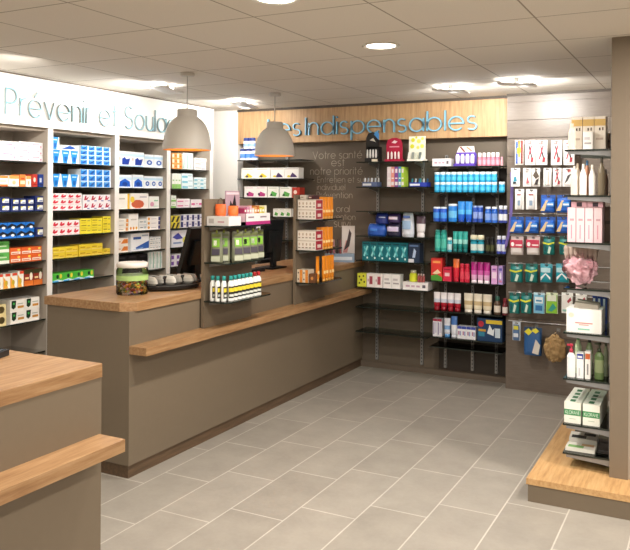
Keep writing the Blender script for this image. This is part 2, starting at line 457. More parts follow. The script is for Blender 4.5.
# ------------------------------------------------------------------ product helpers
CREAM = '#efe6d2'
def carton_mesh(w, d, h, base, decals, side=None):
    mb = MB(); B = mat(base, .4, vary=.03)
    mb.box(-w / 2, w / 2, 0, d, 0, h, B)
    e = .0004
    for k, dc in enumerate(decals):
        m = mat(dc[-1], .4, vary=.03); y = -e * (1 + .5 * k)
        if dc[0] == 'r':
            x0, z0, x1, z1 = [a * b for a, b in zip(dc[1:5], (w, h, w, h))]
            mb.add([(x0 - w / 2, y, z0), (x1 - w / 2, y, z0), (x1 - w / 2, y, z1), (x0 - w / 2, y, z1)], [(0, 1, 2, 3)], m)
        elif dc[0] == 'p':
            mb.add([(a * w - w / 2, y, c * h) for a, c in dc[1]], [list(range(len(dc[1])))], m)
        elif dc[0] == 'c':
            mb.add([(dc[1] * w - w / 2 + dc[3] * w * math.cos(i * PI / 5), y, dc[2] * h + dc[4] * h * math.sin(i * PI / 5)) for i in range(10)], [list(range(10))], m)
        elif dc[0] == 't':      # on the top face
            x0, y0, x1, y1 = dc[1] * w - w / 2, dc[2] * d, dc[3] * w - w / 2, dc[4] * d
            mb.add([(x0, y0, h + e), (x1, y0, h + e), (x1, y1, h + e), (x0, y1, h + e)], [(0, 1, 2, 3)], m)
    return mb
TX = [('r', .12, .72, .62, .79, '#9a9aa2'), ('r', .12, .6, .5, .65, '#b4b4ba')]
ST = {
 'pinktext': ('#f1edf0', [('r', .1, .62, .7, .74, '#c98aa6'), ('r', .1, .35, .55, .44, '#b3a0b0'), ('c', .82, .35, .08, .16, '#d9a9bf'), ('r', 0, 0, 1, .06, '#d9c4d0')]),
 'whor': ('#f3ede2', [('r', 0, .78, 1, 1, '#e58a3c'), ('r', .1, .45, .85, .55, '#c9b090'), ('r', 0, 0, 1, .18, '#d9672c')]),
 'orange': ('#e8803a', [('r', .1, .2, .9, .5, '#f4d9b8'), ('r', .2, .6, .8, .72, '#b8401e')]),
 'whorange': ('#f2ece4', [('r', 0, .7, 1, 1, '#ee9a54'), ('c', .5, .35, .2, .2, '#d7b48a')]),
 'red': ('#b93527', [('c', .4, .55, .25, .2, '#f1ddd2'), ('r', .1, .1, .9, .2, '#7d1d18')]),
 'navy': ('#1d3f93', [('r', .15, .35, .6, .7, '#dfe8f4'), ('r', .1, .1, .9, .2, '#0f2458')]),
 'navyw': ('#1b2a63', [('r', .28, .22, .95, .78, '#eef0ee'), ('p', [(.28, .78), (.6, .78), (.28, .4)], '#e3dc62'), ('r', .5, .3, .9, .42, '#5676b0')]),
 'blueblk': ('#1c6fca', [('p', [(.0, .55), (.5, .9), (1, .6), (1, .2), (.5, .45), (0, .2)], '#101828'), ('c', .62, .35, .2, .18, '#e9eef4')]),
 'green': ('#5fae55', [('r', 0, .0, 1, .28, '#e8f0e2'), ('r', .1, .5, .8, .62, '#c9e6bd'), ('r', .1, .75, .55, .82, '#2f7a34')]),
 'orange2': ('#e2642c', [('r', .06, .12, .94, .48, '#f3e4d4'), ('r', .12, .22, .8, .32, '#d2542a'), ('c', .78, .72, .14, .16, '#f6d65a')]),
 'whfruit': ('#f3efe4', [('p', [(0, 0), (.7, 0), (.3, .6), (0, .8)], '#eaa63a'), ('r', .3, .82, 1, 1, '#d84a2c'), ('c', .45, .35, .2, .2, '#c8ad2e')]),
 'dkred': ('#8c2a1c', [('r', 0, 0, 1, .3, '#d8732c'), ('r', 0, .72, 1, 1, '#3a3a1e'), ('c', .75, .55, .17, .25, '#efe8d6'), ('r', .1, .4, .5, .52, '#f0d9a0')]),
 'grnblk': ('#f2efe8', [('p', [(.08, .95), (.4, .95), (.36, .35), (.22, .2), (.08, .35)], '#15301c'), ('c', .24, .68, .08, .1, '#3fae4f'), ('r', .5, .25, .92, .45, '#c98f3a'), ('r', .48, .6, .88, .66, '#9aa39a')]),
 'yeldrk': ('#e9d9a0', [('c', .5, .5, .35, .35, '#574a2a')]),
 'bluetri': ('#eef4fa', [('p', [(0, 1), (.88, 1), (.62, .02), (.2, .02)], '#1f8fe0'), ('r', .2, .74, .7, .84, '#bfe4fa'), ('p', [(.3, .5), (.62, .5), (.55, .15), (.33, .15)], '#0d5fb8')]),
 'blueflat': ('#e6f2fb', [('r', 0, .08, .82, .95, '#1c84dd'), ('p', [(.1, .2), (.5, .75), (.75, .7), (.4, .15)], '#0b4fa6'), ('r', .1, .75, .6, .86, '#9fd4f6')]),
 'blueside': ('#f0f2f6', [('p', [(0, .2), (.5, .95), (.85, .5), (.6, .2)], '#1f55b0')]),
 'redw': ('#f3eff0', [('p', [(.1, .35), (.28, .8), (.5, .8), (.42, .55), (.85, .7), (.8, .4), (.4, .2)], '#cf2440'), ('r', .1, .05, .9, .12, '#e3a3ad')]),
 'redw2': ('#f1eef3', [('p', [(.15, .25), (.3, .85), (.52, .85), (.45, .5), (.85, .75), (.6, .3)], '#b5284c'), ('r', .6, .1, .95, .25, '#7a7fb4')]),
 'yellow': ('#ecdd3e', [('r', .08, .52, .55, .7, '#8f7f22'), ('r', .65, .48, .9, .6, '#5a5a58'), ('r', .05, .12, .5, .2, '#c4ac22')]),
 'yelflat': ('#edd23c', [('r', .1, .45, .5, .62, '#b98f1e'), ('r', .6, .3, .92, .42, '#c99a28'), ('r', .05, .1, .95, .18, '#f7ea9a')]),
 'greenl': ('#54c146', [('p', [(.0, .1), (.5, .25), (1, .05), (1, 0), (0, 0)], '#dff2ff'), ('c', .5, .6, .12, .26, '#163a26'), ('c', .8, .62, .12, .3, '#f1e04a'), ('r', .05, .0, .6, .12, '#2f9ad8')]),
 'paleblue': ('#eef4fa', [('r', 0, .68, 1, .86, '#c6e3f6'), ('p', [(.3, .12), (.78, .12), (.9, .55), (.6, .48), (.5, .62), (.3, .5)], '#1b3fa4'), ('c', .12, .5, .06, .12, '#e7b9b2'), ('r', .05, .02, .95, .07, '#9fcbea')]),
 'paleblue2': ('#eef4fa', [('r', 0, .66, 1, .84, '#bfe0f5'), ('c', .52, .38, .3, .2, '#2a5bb8'), ('c', .52, .38, .14, .09, '#dbe8f6')]),
 'paleblue3': ('#edf3fa', [('r', 0, .62, 1, .82, '#cfe6f7'), ('p', [(.1, .1), (.15, .5), (.5, .72), (.85, .5), (.9, .1)], '#1c62cf'), ('c', .5, .3, .2, .16, '#0d3d99')]),
 'whyel': ('#f6f4ec', [('r', .82, 0, 1, 1, '#f0c63c'), ('r', .1, .62, .6, .72, '#c8c4ba')]),
 'whcirc': ('#f7f3ee', [('c', .4, .3, .36, .28, '#d56a4a'), ('c', .1, .6, .12, .2, '#f0d048'), ('r', .5, .72, .9, .8, '#b9b4c0')]),
 'whgreen': ('#f2f5ef', [('c', .3, .35, .2, .2, '#d9a0b8'), ('r', .5, .6, .9, .7, '#8ec8a6'), ('r', .4, .15, .95, .22, '#b9d9c6')]),
 'whorline': ('#f4f1ea', [('r', .8, .12, 1, .88, '#e59a4a'), ('r', .1, .4, .6, .55, '#b9b6b0')]),
 'whdots': ('#f6f4f0', [('c', .2, .15, .1, .09, '#e89a3a'), ('c', .5, .15, .1, .09, '#e89a3a'), ('c', .8, .15, .1, .09, '#e8b23a'), ('r', .2, .62, .8, .7, '#cfcac2')]),
 'whnavy': ('#f4f2f0', [('r', .86, .1, 1, .9, '#2b2f77'), ('c', .12, .5, .09, .34, '#e6a446'), ('r', .3, .42, .7, .54, '#b6b2bc')]),
 'bigblue': ('#eff3f8', [('p', [(.25, .2), (1, .55), (1, .12), (.3, .08)], '#2f62b8'), ('r', .12, .66, .55, .8, '#31559c'), ('p', [(.1, .1), (.6, .1), (1, .5), (.7, .2)], '#8fb4e2'), ('r', .6, .82, .95, .9, '#a9b5c8')]),
 'whgrid': ('#ebebe8', [('r', .1, .4, .5, .55, '#7f868c'), ('r', .6, .3, .9, .65, '#b3c0c6'), ('r', 0, .88, 1, 1, '#c4ccd4')]),
 'orwhite': ('#f4eadf', [('p', [(.35, .2), (.6, .8), (.95, .8), (.95, .2)], '#e5853a'), ('r', .08, .42, .32, .54, '#c89060')]),
 'pouch': ('#17171b', [('p', [(.05, .35), (.5, .62), (.95, .5), (.95, .25), (.4, .25)], '#c9c9cc'), ('r', .2, .82, .8, .9, '#3c3c44')]),
 'whteal': ('#eef3f1', [('r', .25, .05, .5, .95, '#7fb9ad'), ('r', .62, .3, .85, .7, '#c5d9d4')]),
 'orange3': ('#f0a050', [('r', .05, .15, .45, .85, '#f6e8d4'), ('r', .55, .35, .95, .6, '#d8631f')]),
 'whred': ('#f2eeee', [('r', .1, .45, .6, .6, '#d98a88'), ('r', .65, .3, .92, .45, '#8fa6c0')]),
 'whgrn': ('#eff3ea', [('r', 0, 0, 1, .3, '#8cc36a'), ('r', .2, .5, .8, .6, '#a7c79a')]),
 'tealflat': ('#e4f1f5', [('r', .05, .1, .55, .5, '#7cc4d8'), ('r', .6, .45, .95, .6, '#9ab6c2')]),
 'pinkflat': ('#f4edf1', [('r', .05, .3, .5, .55, '#d8679a'), ('r', .6, .4, .9, .55, '#d9a3bd')]),
 'yelblk': ('#e6d44a', [('p', [(.0, .0), (.5, .0), (1, .9), (.5, .9)], '#26242a')]),
 'navyflat': ('#eceaf2', [('r', 0, .1, .4, .9, '#2d2f72'), ('r', .5, .4, .9, .55, '#9c94b4')]),
 'bluepur': ('#eef1fa', [('p', [(.05, .6), (.4, .85), (.7, .5), (.3, .45)], '#4a4fae'), ('c', .8, .4, .14, .2, '#e4e26a'), ('r', .1, .2, .6, .3, '#8ba4d4')]),
 'purw': ('#f0eef5', [('r', .0, .2, .5, .8, '#7d55a8')]),
 'whpur': ('#f4f2ee', [('r', .05, .85, .95, .93, '#c9c4be'), ('p', [(.35, .1), (.55, .55), (.8, .3), (.9, .1)], '#4a3566'), ('c', .3, .2, .12, .1, '#d9c83a')]),
 'whyl': ('#f4f3ea', [('r', .1, .84, .8, .9, '#c9c4be'), ('p', [(.2, .1), (.45, .5), (.8, .2), (.7, .08)], '#e2cc30'), ('c', .4, .2, .1, .12, '#54464e')]),
 'whpk': ('#f5f1ee', [('r', .1, .84, .8, .9, '#d9c4ce'), ('p', [(.25, .1), (.4, .55), (.85, .35), (.8, .1)], '#c23f86'), ('c', .3, .3, .1, .12, '#4a3a44')]),
 'whgn': ('#f3f4ee', [('r', .1, .84, .8, .9, '#c4cebc'), ('p', [(.2, .15), (.4, .6), (.85, .4), (.75, .1)], '#5cae4e'), ('c', .35, .25, .1, .1, '#3a4a3c')]),
 'teal': ('#12717e', [('p', [(.15, .25), (.35, .2), (.85, .75), (.65, .8)], '#9adfe0'), ('p', [(.2, .72), (.4, .78), (.75, .3), (.6, .25)], '#4fb3ba'), ('r', .1, .86, .9, .94, '#0c4650'), ('c', .7, .14, .12, .06, '#e3f0f0')]),
 'navypic': ('#26364f', [('p', [(.35, .25), (.5, .75), (.7, .6), (.6, .25)], '#b7cbe6'), ('r', .0, .0, .5, .18, '#e9e9ee'), ('r', .1, .84, .9, .92, '#5f7ca8')]),
 'yeldot': ('#dbe04a', [('c', .25, .75, .1, .08, '#4d5a1c'), ('c', .7, .8, .1, .08, '#4d5a1c'), ('c', .45, .5, .12, .09, '#5b6a1e'), ('c', .8, .35, .1, .08, '#4d5a1c'), ('c', .25, .25, .1, .08, '#4d5a1c')]),
 'whbrn': ('#f0eceb', [('r', .35, .2, .75, .8, '#a04a58'), ('c', .2, .5, .08, .12, '#caa0a8')]),
 'whgry': ('#f1f0ef', [('r', .15, .3, .85, .4, '#a9a4a8'), ('r', .15, .55, .7, .7, '#c6c2c6')]),
 'lilac': ('#d8a4dc', [('r', .15, .3, .85, .65, '#f0dcf2'), ('r', .2, .75, .8, .85, '#8f4fae')]),
 'lilac2': ('#b39bd8', [('c', .5, .45, .25, .2, '#e9e0f5'), ('r', .15, .75, .85, .88, '#5a48a8'), ('r', .15, .1, .8, .2, '#d87aa4')]),
 'redbig': ('#df3a36', [('p', [(0, 0), (1, 0), (1, .15), (.5, .28), (0, .2)], '#4d9a3a'), ('p', [(.1, .3), (.6, .5), (.9, .35), (.5, .28)], '#f1d9b4'), ('r', .15, .78, .85, .88, '#f4a05a')]),
 'redsm': ('#d52a4c', [('r', .2, .35, .8, .6, '#f3c6cc'), ('r', .1, .8, .9, .9, '#8f1730')]),
 'whblue': ('#e9eaf1', [('r', .1, .1, .35, .8, '#8a7fa8'), ('r', .5, .2, .85, .8, '#c6c4da'), ('r', 0, .86, 1, 1, '#a83a56')]),
 'bluetop': ('#eceef4', [('r', 0, .78, 1, 1, '#3c4fa8'), ('r', .2, .3, .5, .6, '#b37a9a'), ('r', .55, .25, .85, .6, '#8f9cc8')]),
 'pack': ('#153a63', [('r', .35, .78, 1, .95, '#e3c93c'), ('p', [(.4, .35), (.5, .75), (.62, .5), (.7, .6), (.66, .25)], '#dfe6ec'), ('c', .15, .75, .12, .14, '#b3273c'), ('r', .05, .2, .3, .4, '#2f7f9c'), ('r', .72, .18, .92, .6, '#c9d9e6'), ('r', .05, .42, .35, .52, '#c99a3c')]),
 'tray': ('#f2eff0', [('r', .12, .35, .28, .6, '#c9a9bd'), ('r', .34, .35, .48, .6, '#d2b6c8'), ('r', .54, .35, .68, .6, '#c9a9bd'), ('r', .78, .3, .9, .7, '#5a5462')]),
 'pinkbox': ('#f0d3da', [('r', .0, 0, .06, 1, '#e0b4c0'), ('r', .45, .1, .55, .5, '#d98aa4'), ('r', .3, .62, .8, .68, '#c9a0ac')]),
 'pinkdark': ('#d9a9b6', [('r', .35, .1, .7, .9, '#3a2c38')]),
}
def plural(n): return n + 's'
def row(plane, shelf, items):
    """items: (u0, u1, v top, v bottom, columns, layers, style, words, name, depth, z) standing on one shelf"""
    for it in items:
        u0, u1, vt, vb, nc, nl, st, words, name, d = it[:10]
        z = it[10] if len(it) > 10 else plane['z']
        if plane['k'] == 'L':
            a, b = on_x(u0, vb, plane['at'])[1], on_x(u1, vb, plane['at'])[1]; c = on_x((u0 + u1) / 2, vb, plane['at'])
        else:
            a, b = on_y(u0, vb, plane['at'])[0], on_y(u1, vb, plane['at'])[0]; c = on_y((u0 + u1) / 2, vb, plane['at'])
        if 'lo' in plane: a = max(a, plane['lo'])
        if 'hi' in plane: b = min(b, plane['hi'])
        W = (b - a) / nc; hh = (vb - vt) * depth(c) / F / nl
        if plane.get('cap'): hh = min(hh, (plane['cap'] - z) / nl)
        base, dec = ST[st]
        proto = None
        for l in range(nl):
            for k in range(nc):
                jit = random.uniform(0, .006)
                q = a + (k + .5) * W
                if plane['k'] == 'L': loc, rz = (plane['at'] - jit, q, z + .0006 + l * hh), PI / 2
                else: loc, rz = (q, plane['at'] + jit, z + .0006 + l * hh), 0
                lb = lab(words, nth(k, nc), layer(l, nl), shelf)
                g = words + ' group, ' + shelf if nc * nl > 1 else None
                if proto is None:
                    proto = carton_mesh(W - .0025, d, hh - .0008, base, dec).build(name, None, loc, rz)
                    tag(proto, lb, 'box', g)
                else:
                    dup(proto, loc, rz, lb, g)
# ------------------------------------------------------------------ stock on the left wall
SHN = ['top shelf', 'second shelf', 'third shelf', 'fourth shelf', 'fifth shelf', 'sixth shelf', 'seventh shelf', 'lowest shelf']
XF = XL - .035
def L(bay, sh, items):
    pl = {'k': 'L', 'at': XF, 'z': SZ[sh], 'lo': BAYY[bay] + .028, 'hi': BAYY[bay + 1] - .028, 'cap': (SZ[sh - 1] - .02) if sh else 2.08}
    row(pl, SHN[sh] + ', ' + BAYN[bay], items)
C_, M_, T_ = 'carton', 'medicine_box', 'toothpaste_carton'
L(0, 0, [(-16, 17.6, 139, 158.5, 2, 2, 'pinktext', 'large white carton', C_, .2), (18.8, 43, 141, 160.5, 2, 3, 'pinktext', 'white pink-printed carton', C_, .2)])
L(0, 1, [(-2, 8, 174, 184.5, 1, 1, 'whor', 'white orange-edged box', M_, .09), (9, 19, 174, 185, 1, 1, 'whorange', 'white box with orange band', M_, .09),
         (19.8, 26, 173, 185, 1, 1, 'orange', 'small orange box', M_, .09), (26.6, 31.6, 174.5, 185.2, 1, 1, 'whorange', 'narrow white orange-topped box', M_, .09),
         (32.5, 37.6, 173, 185.5, 1, 1, 'red', 'dark red box', M_, .08), (38.8, 45, 173.5, 186, 1, 1, 'navy', 'navy blue box', M_, .08)])
L(0, 2, [(0, 10, 196, 210.5, 1, 2, 'navyw', 'navy and white box by the edge', M_, .12), (11, 34, 198, 210.8, 3, 2, 'navyw', 'navy and white box', M_, .12), (35, 45.5, 196, 211, 1, 2, 'navyw', 'wide navy and white box', M_, .12)])
L(0, 3, [(-2, 34.5, 222, 237.3, 4, 2, 'blueblk', 'blue and black box', M_, .12), (35.5, 46, 227, 236, 1, 1, 'navyw', 'lone navy and white box', M_, .12)])
L(0, 4, [(-4, 9.5, 238, 266, 1, 2, 'green', 'large green carton', C_, .15), (10.5, 42, 248, 262.5, 3, 2, 'orange2', 'orange and white box', M_, .11)])
L(0, 5, [(-4, 17.5, 273, 287.5, 3, 1, 'whfruit', 'white fruit-printed carton', M_, .1), (18, 24, 271.5, 287, 1, 1, 'whfruit', 'narrow fruit-printed carton', M_, .1), (24.5, 44, 270, 286, 2, 1, 'dkred', 'dark red fruit carton', C_, .1)])
L(0, 6, [(-3, 6.5, 306, 327, 1, 2, 'yeldrk', 'pale yellow dark-spotted box', M_, .1), (10.5, 39.5, 299, 322, 2, 2, 'grnblk', 'white carton with green emblem', C_, .13)])
L(1, 0, [(52, 79.5, 150.5, 163.5, 3, 1, 'bluetri', 'blue and white upright carton', T_, .1), (81, 111, 146, 164.5, 4, 4, 'blueflat', 'blue flat carton', T_, .14)])
zt = SZ[0] + 13 * depth(on_x(65, 163, XF)) / F
pl = {'k': 'L', 'at': XF, 'z': zt + .002, 'lo': BAYY[1] + .028, 'hi': BAYY[2] - .028}
row(pl, 'atop upright cartons, top shelf, second wall bay', [(52, 59.8, 137, 149.5, 1, 1, 'bluetri', 'lone blue carton', T_, .1), (61, 79, 145.5, 150.5, 1, 1, 'blueside', 'flat-lying white-blue carton', T_, .08)])
L(1, 1, [(52, 79, 174, 187, 3, 1, 'bluetri', 'blue and white upright carton', T_, .1), (81, 111, 170, 188, 4, 3, 'blueflat', 'blue flat carton', T_, .14)])
L(1, 2, [(52, 82, 193.5, 210.5, 4, 3, 'redw', 'white and red box', M_, .14), (83, 111, 195, 210, 4, 2, 'redw2', 'white box with crimson mark', M_, .14)])
L(1, 3, [(52, 80, 219.5, 234, 4, 2, 'redw', 'white and red box', M_, .14), (80.5, 102, 218.5, 233.5, 2, 3, 'yellow', 'bright yellow box', M_, .12), (102.8, 112, 216.5, 232.5, 1, 3, 'yellow', 'narrow yellow box', M_, .12)])
L(1, 4, [(52, 78, 247.5, 258.5, 2, 2, 'yelflat', 'long golden yellow box', M_, .1), (79, 103, 246, 257.5, 2, 2, 'yelflat', 'short golden yellow box', M_, .1), (103.5, 111, 251, 256.5, 1, 1, 'yelflat', 'lone golden yellow box', M_, .1)])
L(1, 5, [(52, 94, 273.5, 281.5, 4, 1, 'greenl', 'bright green box', M_, .1)])
L(2, 0, [(118, 144.5, 152, 167, 2, 1, 'paleblue', 'large pale blue carton', C_, .16), (145, 165, 154.5, 167.5, 2, 1, 'paleblue2', 'small pale blue carton', C_, .16)])
L(2, 1, [(118, 132, 175, 188, 1, 1, 'paleblue3', 'large pale blue carton', C_, .16), (132.8, 143.5, 175, 188.3, 1, 1, 'paleblue3', 'medium pale blue carton', C_, .16), (144, 165, 177, 189, 3, 1, 'paleblue2', 'small pale blue carton', C_, .12)])
L(2, 2, [(118, 130, 193, 208.5, 1, 1, 'whyel', 'white carton with yellow edge', C_, .14), (130.5, 148.5, 193.5, 209, 1, 1, 'whcirc', 'white carton with orange circle', C_, .14), (149, 159, 197, 209, 1, 1, 'whgreen', 'white green-printed carton', C_, .14)])
L(2, 3, [(117, 128.5, 218, 230.8, 1, 3, 'whorline', 'white orange-ended box', M_, .12), (129, 138.6, 213.5, 230.5, 1, 1, 'whdots', 'tall white box with orange dots', M_, .1), (139.2, 147, 219, 230.4, 1, 2, 'whgrid', 'plain white box', M_, .1), (147.5, 160.5, 217, 230, 1, 3, 'whnavy', 'white navy-ended box', M_, .1)])
L(2, 4, [(117, 128.5, 237.5, 252, 1, 2, 'orwhite', 'white and orange box', M_, .12), (131, 149, 234, 251.5, 1, 1, 'bigblue', 'large white and blue carton', C_, .12), (150, 161, 237, 249.5, 2, 3, 'whgrid', 'small white box', M_, .1)])
L(2, 5, [(117, 148, 255.5, 272.5, 3, 1, 'pouch', 'black and silver pouch box', C_, .08), (149, 162.5, 254, 271.5, 4, 1, 'whteal', 'slim white teal-striped box', M_, .1)])
L(3, 0, [(172, 182, 154, 169.8, 2, 3, 'orange3', 'orange and white box', M_, .1), (183, 193.5, 153, 169.5, 3, 1, 'whteal', 'slim white upright box', M_, .09), (194.5, 209, 157.5, 169.5, 1, 3, 'whred', 'flat white red-printed box', M_, .09)])
L(3, 1, [(172, 181, 174.5, 189.5, 3, 1, 'whgrn', 'slim white and green box', M_, .09), (181.8, 193, 173.5, 189, 1, 3, 'tealflat', 'flat pale teal box', M_, .1), (194, 209, 177.5, 189, 2, 3, 'tealflat', 'small pale teal box', M_, .1)])
L(3, 2, [(171.5, 176.5, 195.5, 208, 1, 2, 'whgrn', 'white and green box', M_, .09), (177, 190, 199, 208, 1, 2, 'pinkflat', 'flat white and pink box', M_, .1), (191, 208, 200, 208, 2, 1, 'pinkflat', 'low white and pink box', M_, .1)])
L(3, 3, [(171.5, 180, 216.5, 229, 2, 2, 'yelblk', 'yellow and black box', M_, .1), (181, 203, 215.5, 228.5, 4, 2, 'navyflat', 'white and navy box', M_, .1)])
L(3, 4, [(171.5, 188, 232, 249, 1, 1, 'bluepur', 'large white purple-marked carton', C_, .14), (190, 205, 236, 248.5, 2, 1, 'whgrid', 'white box behind the monitor', M_, .12)])
L(3, 5, [(171.5, 182, 258, 270, 2, 2, 'purw', 'white and purple box', M_, .1)])
# small price-tag sleeve glass on low shelf

# ------------------------------------------------------------------ bottles, jars and tubes (base at z=0, front towards -y)
def B_jar(w, h, body, lid, lidh=.22, band=None):
    def mk(name):
        t = thing(name, '', '')
        r = w / 2
        b = mat(body, .35); bd = mat(band, .4) if band else b
        z1 = h * (1 - lidh)
        MB().lathe([(r * .92, 0, b), (r, h * .04, b), (r, z1 * .25, bd), (r, z1 * .7, b), (r, z1 * .97, b), (r * .9, z1)], b).build('body', t)
        l = mat(lid, .35)
        MB().lathe([(r * .97, z1), (r * .99, z1 + .001), (r * .99, h * .97), (r * .9, h)], l).build('lid', t)
        return t
    return mk
def B_tube(w, h, body, cap, caph=.2, top=None, band=None):
    def mk(name):
        t = thing(name, '', '')
        r = w / 2; b = mat(body, .35); tp = mat(top, .35) if top else b; bd = mat(band, .4) if band else b
        z = h * caph
        MB().loft([(r * .8, min(r, .022) * .8, z, b), (r * .9, min(r, .022), z + h * .08, b), (r * .95, min(r, .022), z + (h - z) * .3, bd), (r * .98, min(r, .02), z + (h - z) * .55, tp),
                   (r, min(r, .02) * .5, h * .9, tp), (r, .002, h, tp)], b).build('body', t)
        MB().lathe([(min(r, .022) * .95, 0), (min(r, .022), h * .02), (min(r, .022) * .92, z)], mat(cap, .3), sx=r * .85 / min(r, .022)).build('cap', t)
        return t
    return mk
def B_bottle(w, h, body, cap, caph=.2, neck=.4, label=None, shoulder=.78, fx=1):
    def mk(name):
        t = thing(name, '', '')
        r = w / 2; b = mat(body, .3); lb = mat(label, .4) if label else b
        z = h * (1 - caph)
        MB().loft([(r * .94, r * .94 * fx, 0, b), (r, r * fx, h * .02, b), (r, r * fx, z * .18, lb), (r, r * fx, z * shoulder * .85, b), (r, r * fx, z * shoulder, b),
                   (r * .85, r * .85 * fx, z * (shoulder + .08), b), (r * neck * 1.2, r * neck * 1.2 * fx, z * .97, b), (r * neck, r * neck * fx, z, b)], b, 16).build('body', t)
        c = mat(cap, .3)
        MB().lathe([(r * neck * 1.05, z), (r * neck * 1.1, z + .001), (r * neck * 1.05, h * .98), (r * neck * .9, h)], c, sy=max(fx, .6)).build('cap', t)
        return t
    return mk
def B_pump(w, h, body, cap, label=None):
    def mk(name):
        t = thing(name, '', '')
        r = w / 2; b = mat(body, .3); lb = mat(label, .4) if label else b
        z = h * .74
        MB().loft([(r * .94, r * .7, 0, b), (r, r * .75, h * .02, b), (r, r * .75, z * .25, lb), (r, r * .75, z * .72, b), (r, r * .75, z * .85, b), (r * .6, r * .5, z * .97, b), (r * .35, r * .35, z, b)], b, 16).build('body', t)
        c = mat(cap, .3)
        MB().lathe([(r * .42, z), (r * .42, h * .83), (r * .2, h * .84), (r * .2, h * .92), (r * .42, h * .93), (r * .4, h)], c, 10).box(-r * 1.0, 0, -r * .16, r * .16, h * .935, h * .985, c).build('pump', t)
        return t
    return mk
def rowb(k, at, z, shelf, items):
    """items: (u0, u1, v top, v bottom, count, maker from (w, h), words, name, category[, layers, back set])"""
    for it in items:
        u0, u1, vt, vb, n, mk, words, name, cat = it[:9]
        nl = it[9] if len(it) > 9 else 1
        A = at + (it[10] if len(it) > 10 else 0)
        P = (lambda u, v: on_x(u, v, A)[1]) if k == 'L' else (lambda u, v: on_y(u, v, A)[0])
        a, b = P(u0, vb), P(u1, vb)
        c = on_x((u0 + u1) / 2, vb, A) if k == 'L' else on_y((u0 + u1) / 2, vb, A)
        W = (b - a) / n; hh = (vb - vt) * depth(c) / F / nl
        proto = None
        for l in range(nl):
            for i in range(n):
                q = a + (i + .5) * W
                loc, rz = ((A - W / 2, q, z + .0006 + l * hh), PI / 2) if k == 'L' else ((q, A + W / 2, z + .0006 + l * hh), 0)
                lb = lab(words, nth(i, n), layer(l, nl), shelf)
                g = words + ' group, ' + shelf if n * nl > 1 else None
                if proto is None:
                    proto = mk(W * .96, hh * .995)(name); proto.location = loc; proto.rotation_euler = (0, 0, rz); tag(proto, lb, cat, g)
                else: dup(proto, loc, rz, lb, g)

# ------------------------------------------------------------------ glass shelf units on the end wall
def zat(u, v, y): return on_y(u, v, y)[2]
YS = 6.33                                # front edge of the glass shelves
def shelf_unit(name, label, uL, uR, vs, uprights, gmat, zlow, zhigh, group='wall mounted shelf units', back=None):
    """vs: (v at left, v at right) of the front edge of each shelf, top to bottom"""
    um = (uL + uR) / 2
    x0, x1 = on_y(uL, 250, YS)[0], min(-1.538, on_y(uR, 250, YS)[0])
    t = thing(name, label, 'shelving', ((x0 + x1) / 2, YB, 0), 0, group)
    zs = []
    yb = 0
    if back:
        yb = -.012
        MB().box(x0 - (x0 + x1) / 2, x1 - (x0 + x1) / 2, -.011, -.0005, .06, 1.86, mat('#3a322b', .5)).build('back_panel', t)  # dark brown sheet, shade between the shelves put into its colour
    for a, b in vs:
        z = zat(um, (a + b) / 2, YS); zs.append(z)
        sh = MB().box(x0 - (x0 + x1) / 2, x1 - (x0 + x1) / 2, YS - YB, -.02, z - .008, z, gmat).build('shelf', t)
        MB().box(x0 - (x0 + x1) / 2, x1 - (x0 + x1) / 2, YS - YB - .003, YS - YB, z - .009, z + .0005, M_EDGE).build('edge_strip', sh)
    for u in uprights:
        x = on_y(u, 300, YB - .02)[0] - (x0 + x1) / 2
        up = MB().box(x - .012, x + .012, yb - .022, yb, zlow, zhigh, M_GREYM)
        k = zlow + .02
        while k < zhigh: up.box(x - .004, x + .004, yb - .0225, yb - .022, k, k + .014, M_BLACK); k += .032
        up.build('upright', t)
        for z in zs:
            MB().prism([(-.022, z - .009), (YS - YB + .04, z - .009), (YS - YB + .04, z - .018), (-.022, z - .05)], x - .003, x + .003, M_GREYM, 'x').build('bracket', t)
    return zs
zc = shelf_unit('glass_shelf_unit', 'clear glass shelf unit on the end wall at the end of the counter', 356, 428,
                [(161.2, 161.5), (186.7, 187), (211, 212), (236, 237.5), (260.5, 263), (287.5, 290), (306, 312), (331, 337.5)], (377, 422), M_GLASS, .08, 1.98)
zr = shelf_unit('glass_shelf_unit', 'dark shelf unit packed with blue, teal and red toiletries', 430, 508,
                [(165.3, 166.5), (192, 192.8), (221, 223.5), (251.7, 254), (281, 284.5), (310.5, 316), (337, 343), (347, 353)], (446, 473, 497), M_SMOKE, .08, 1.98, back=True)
YP = 6.355
NC = 'glass unit at counter end'
NR = 'dark shelf unit'
def CB(i, items): row({'k': 'B', 'at': YP, 'z': zc[i]}, SHN[i] + ', ' + NC, items)
def RB(i, items): row({'k': 'B', 'at': YP, 'z': zr[i], 'hi': -1.545}, SHN[i] + ', ' + NR, items)
def RT(i, items): rowb('B', YP, zr[i], SHN[i] + ', ' + NR, items)
SHN[7] = 'lowest shelf'

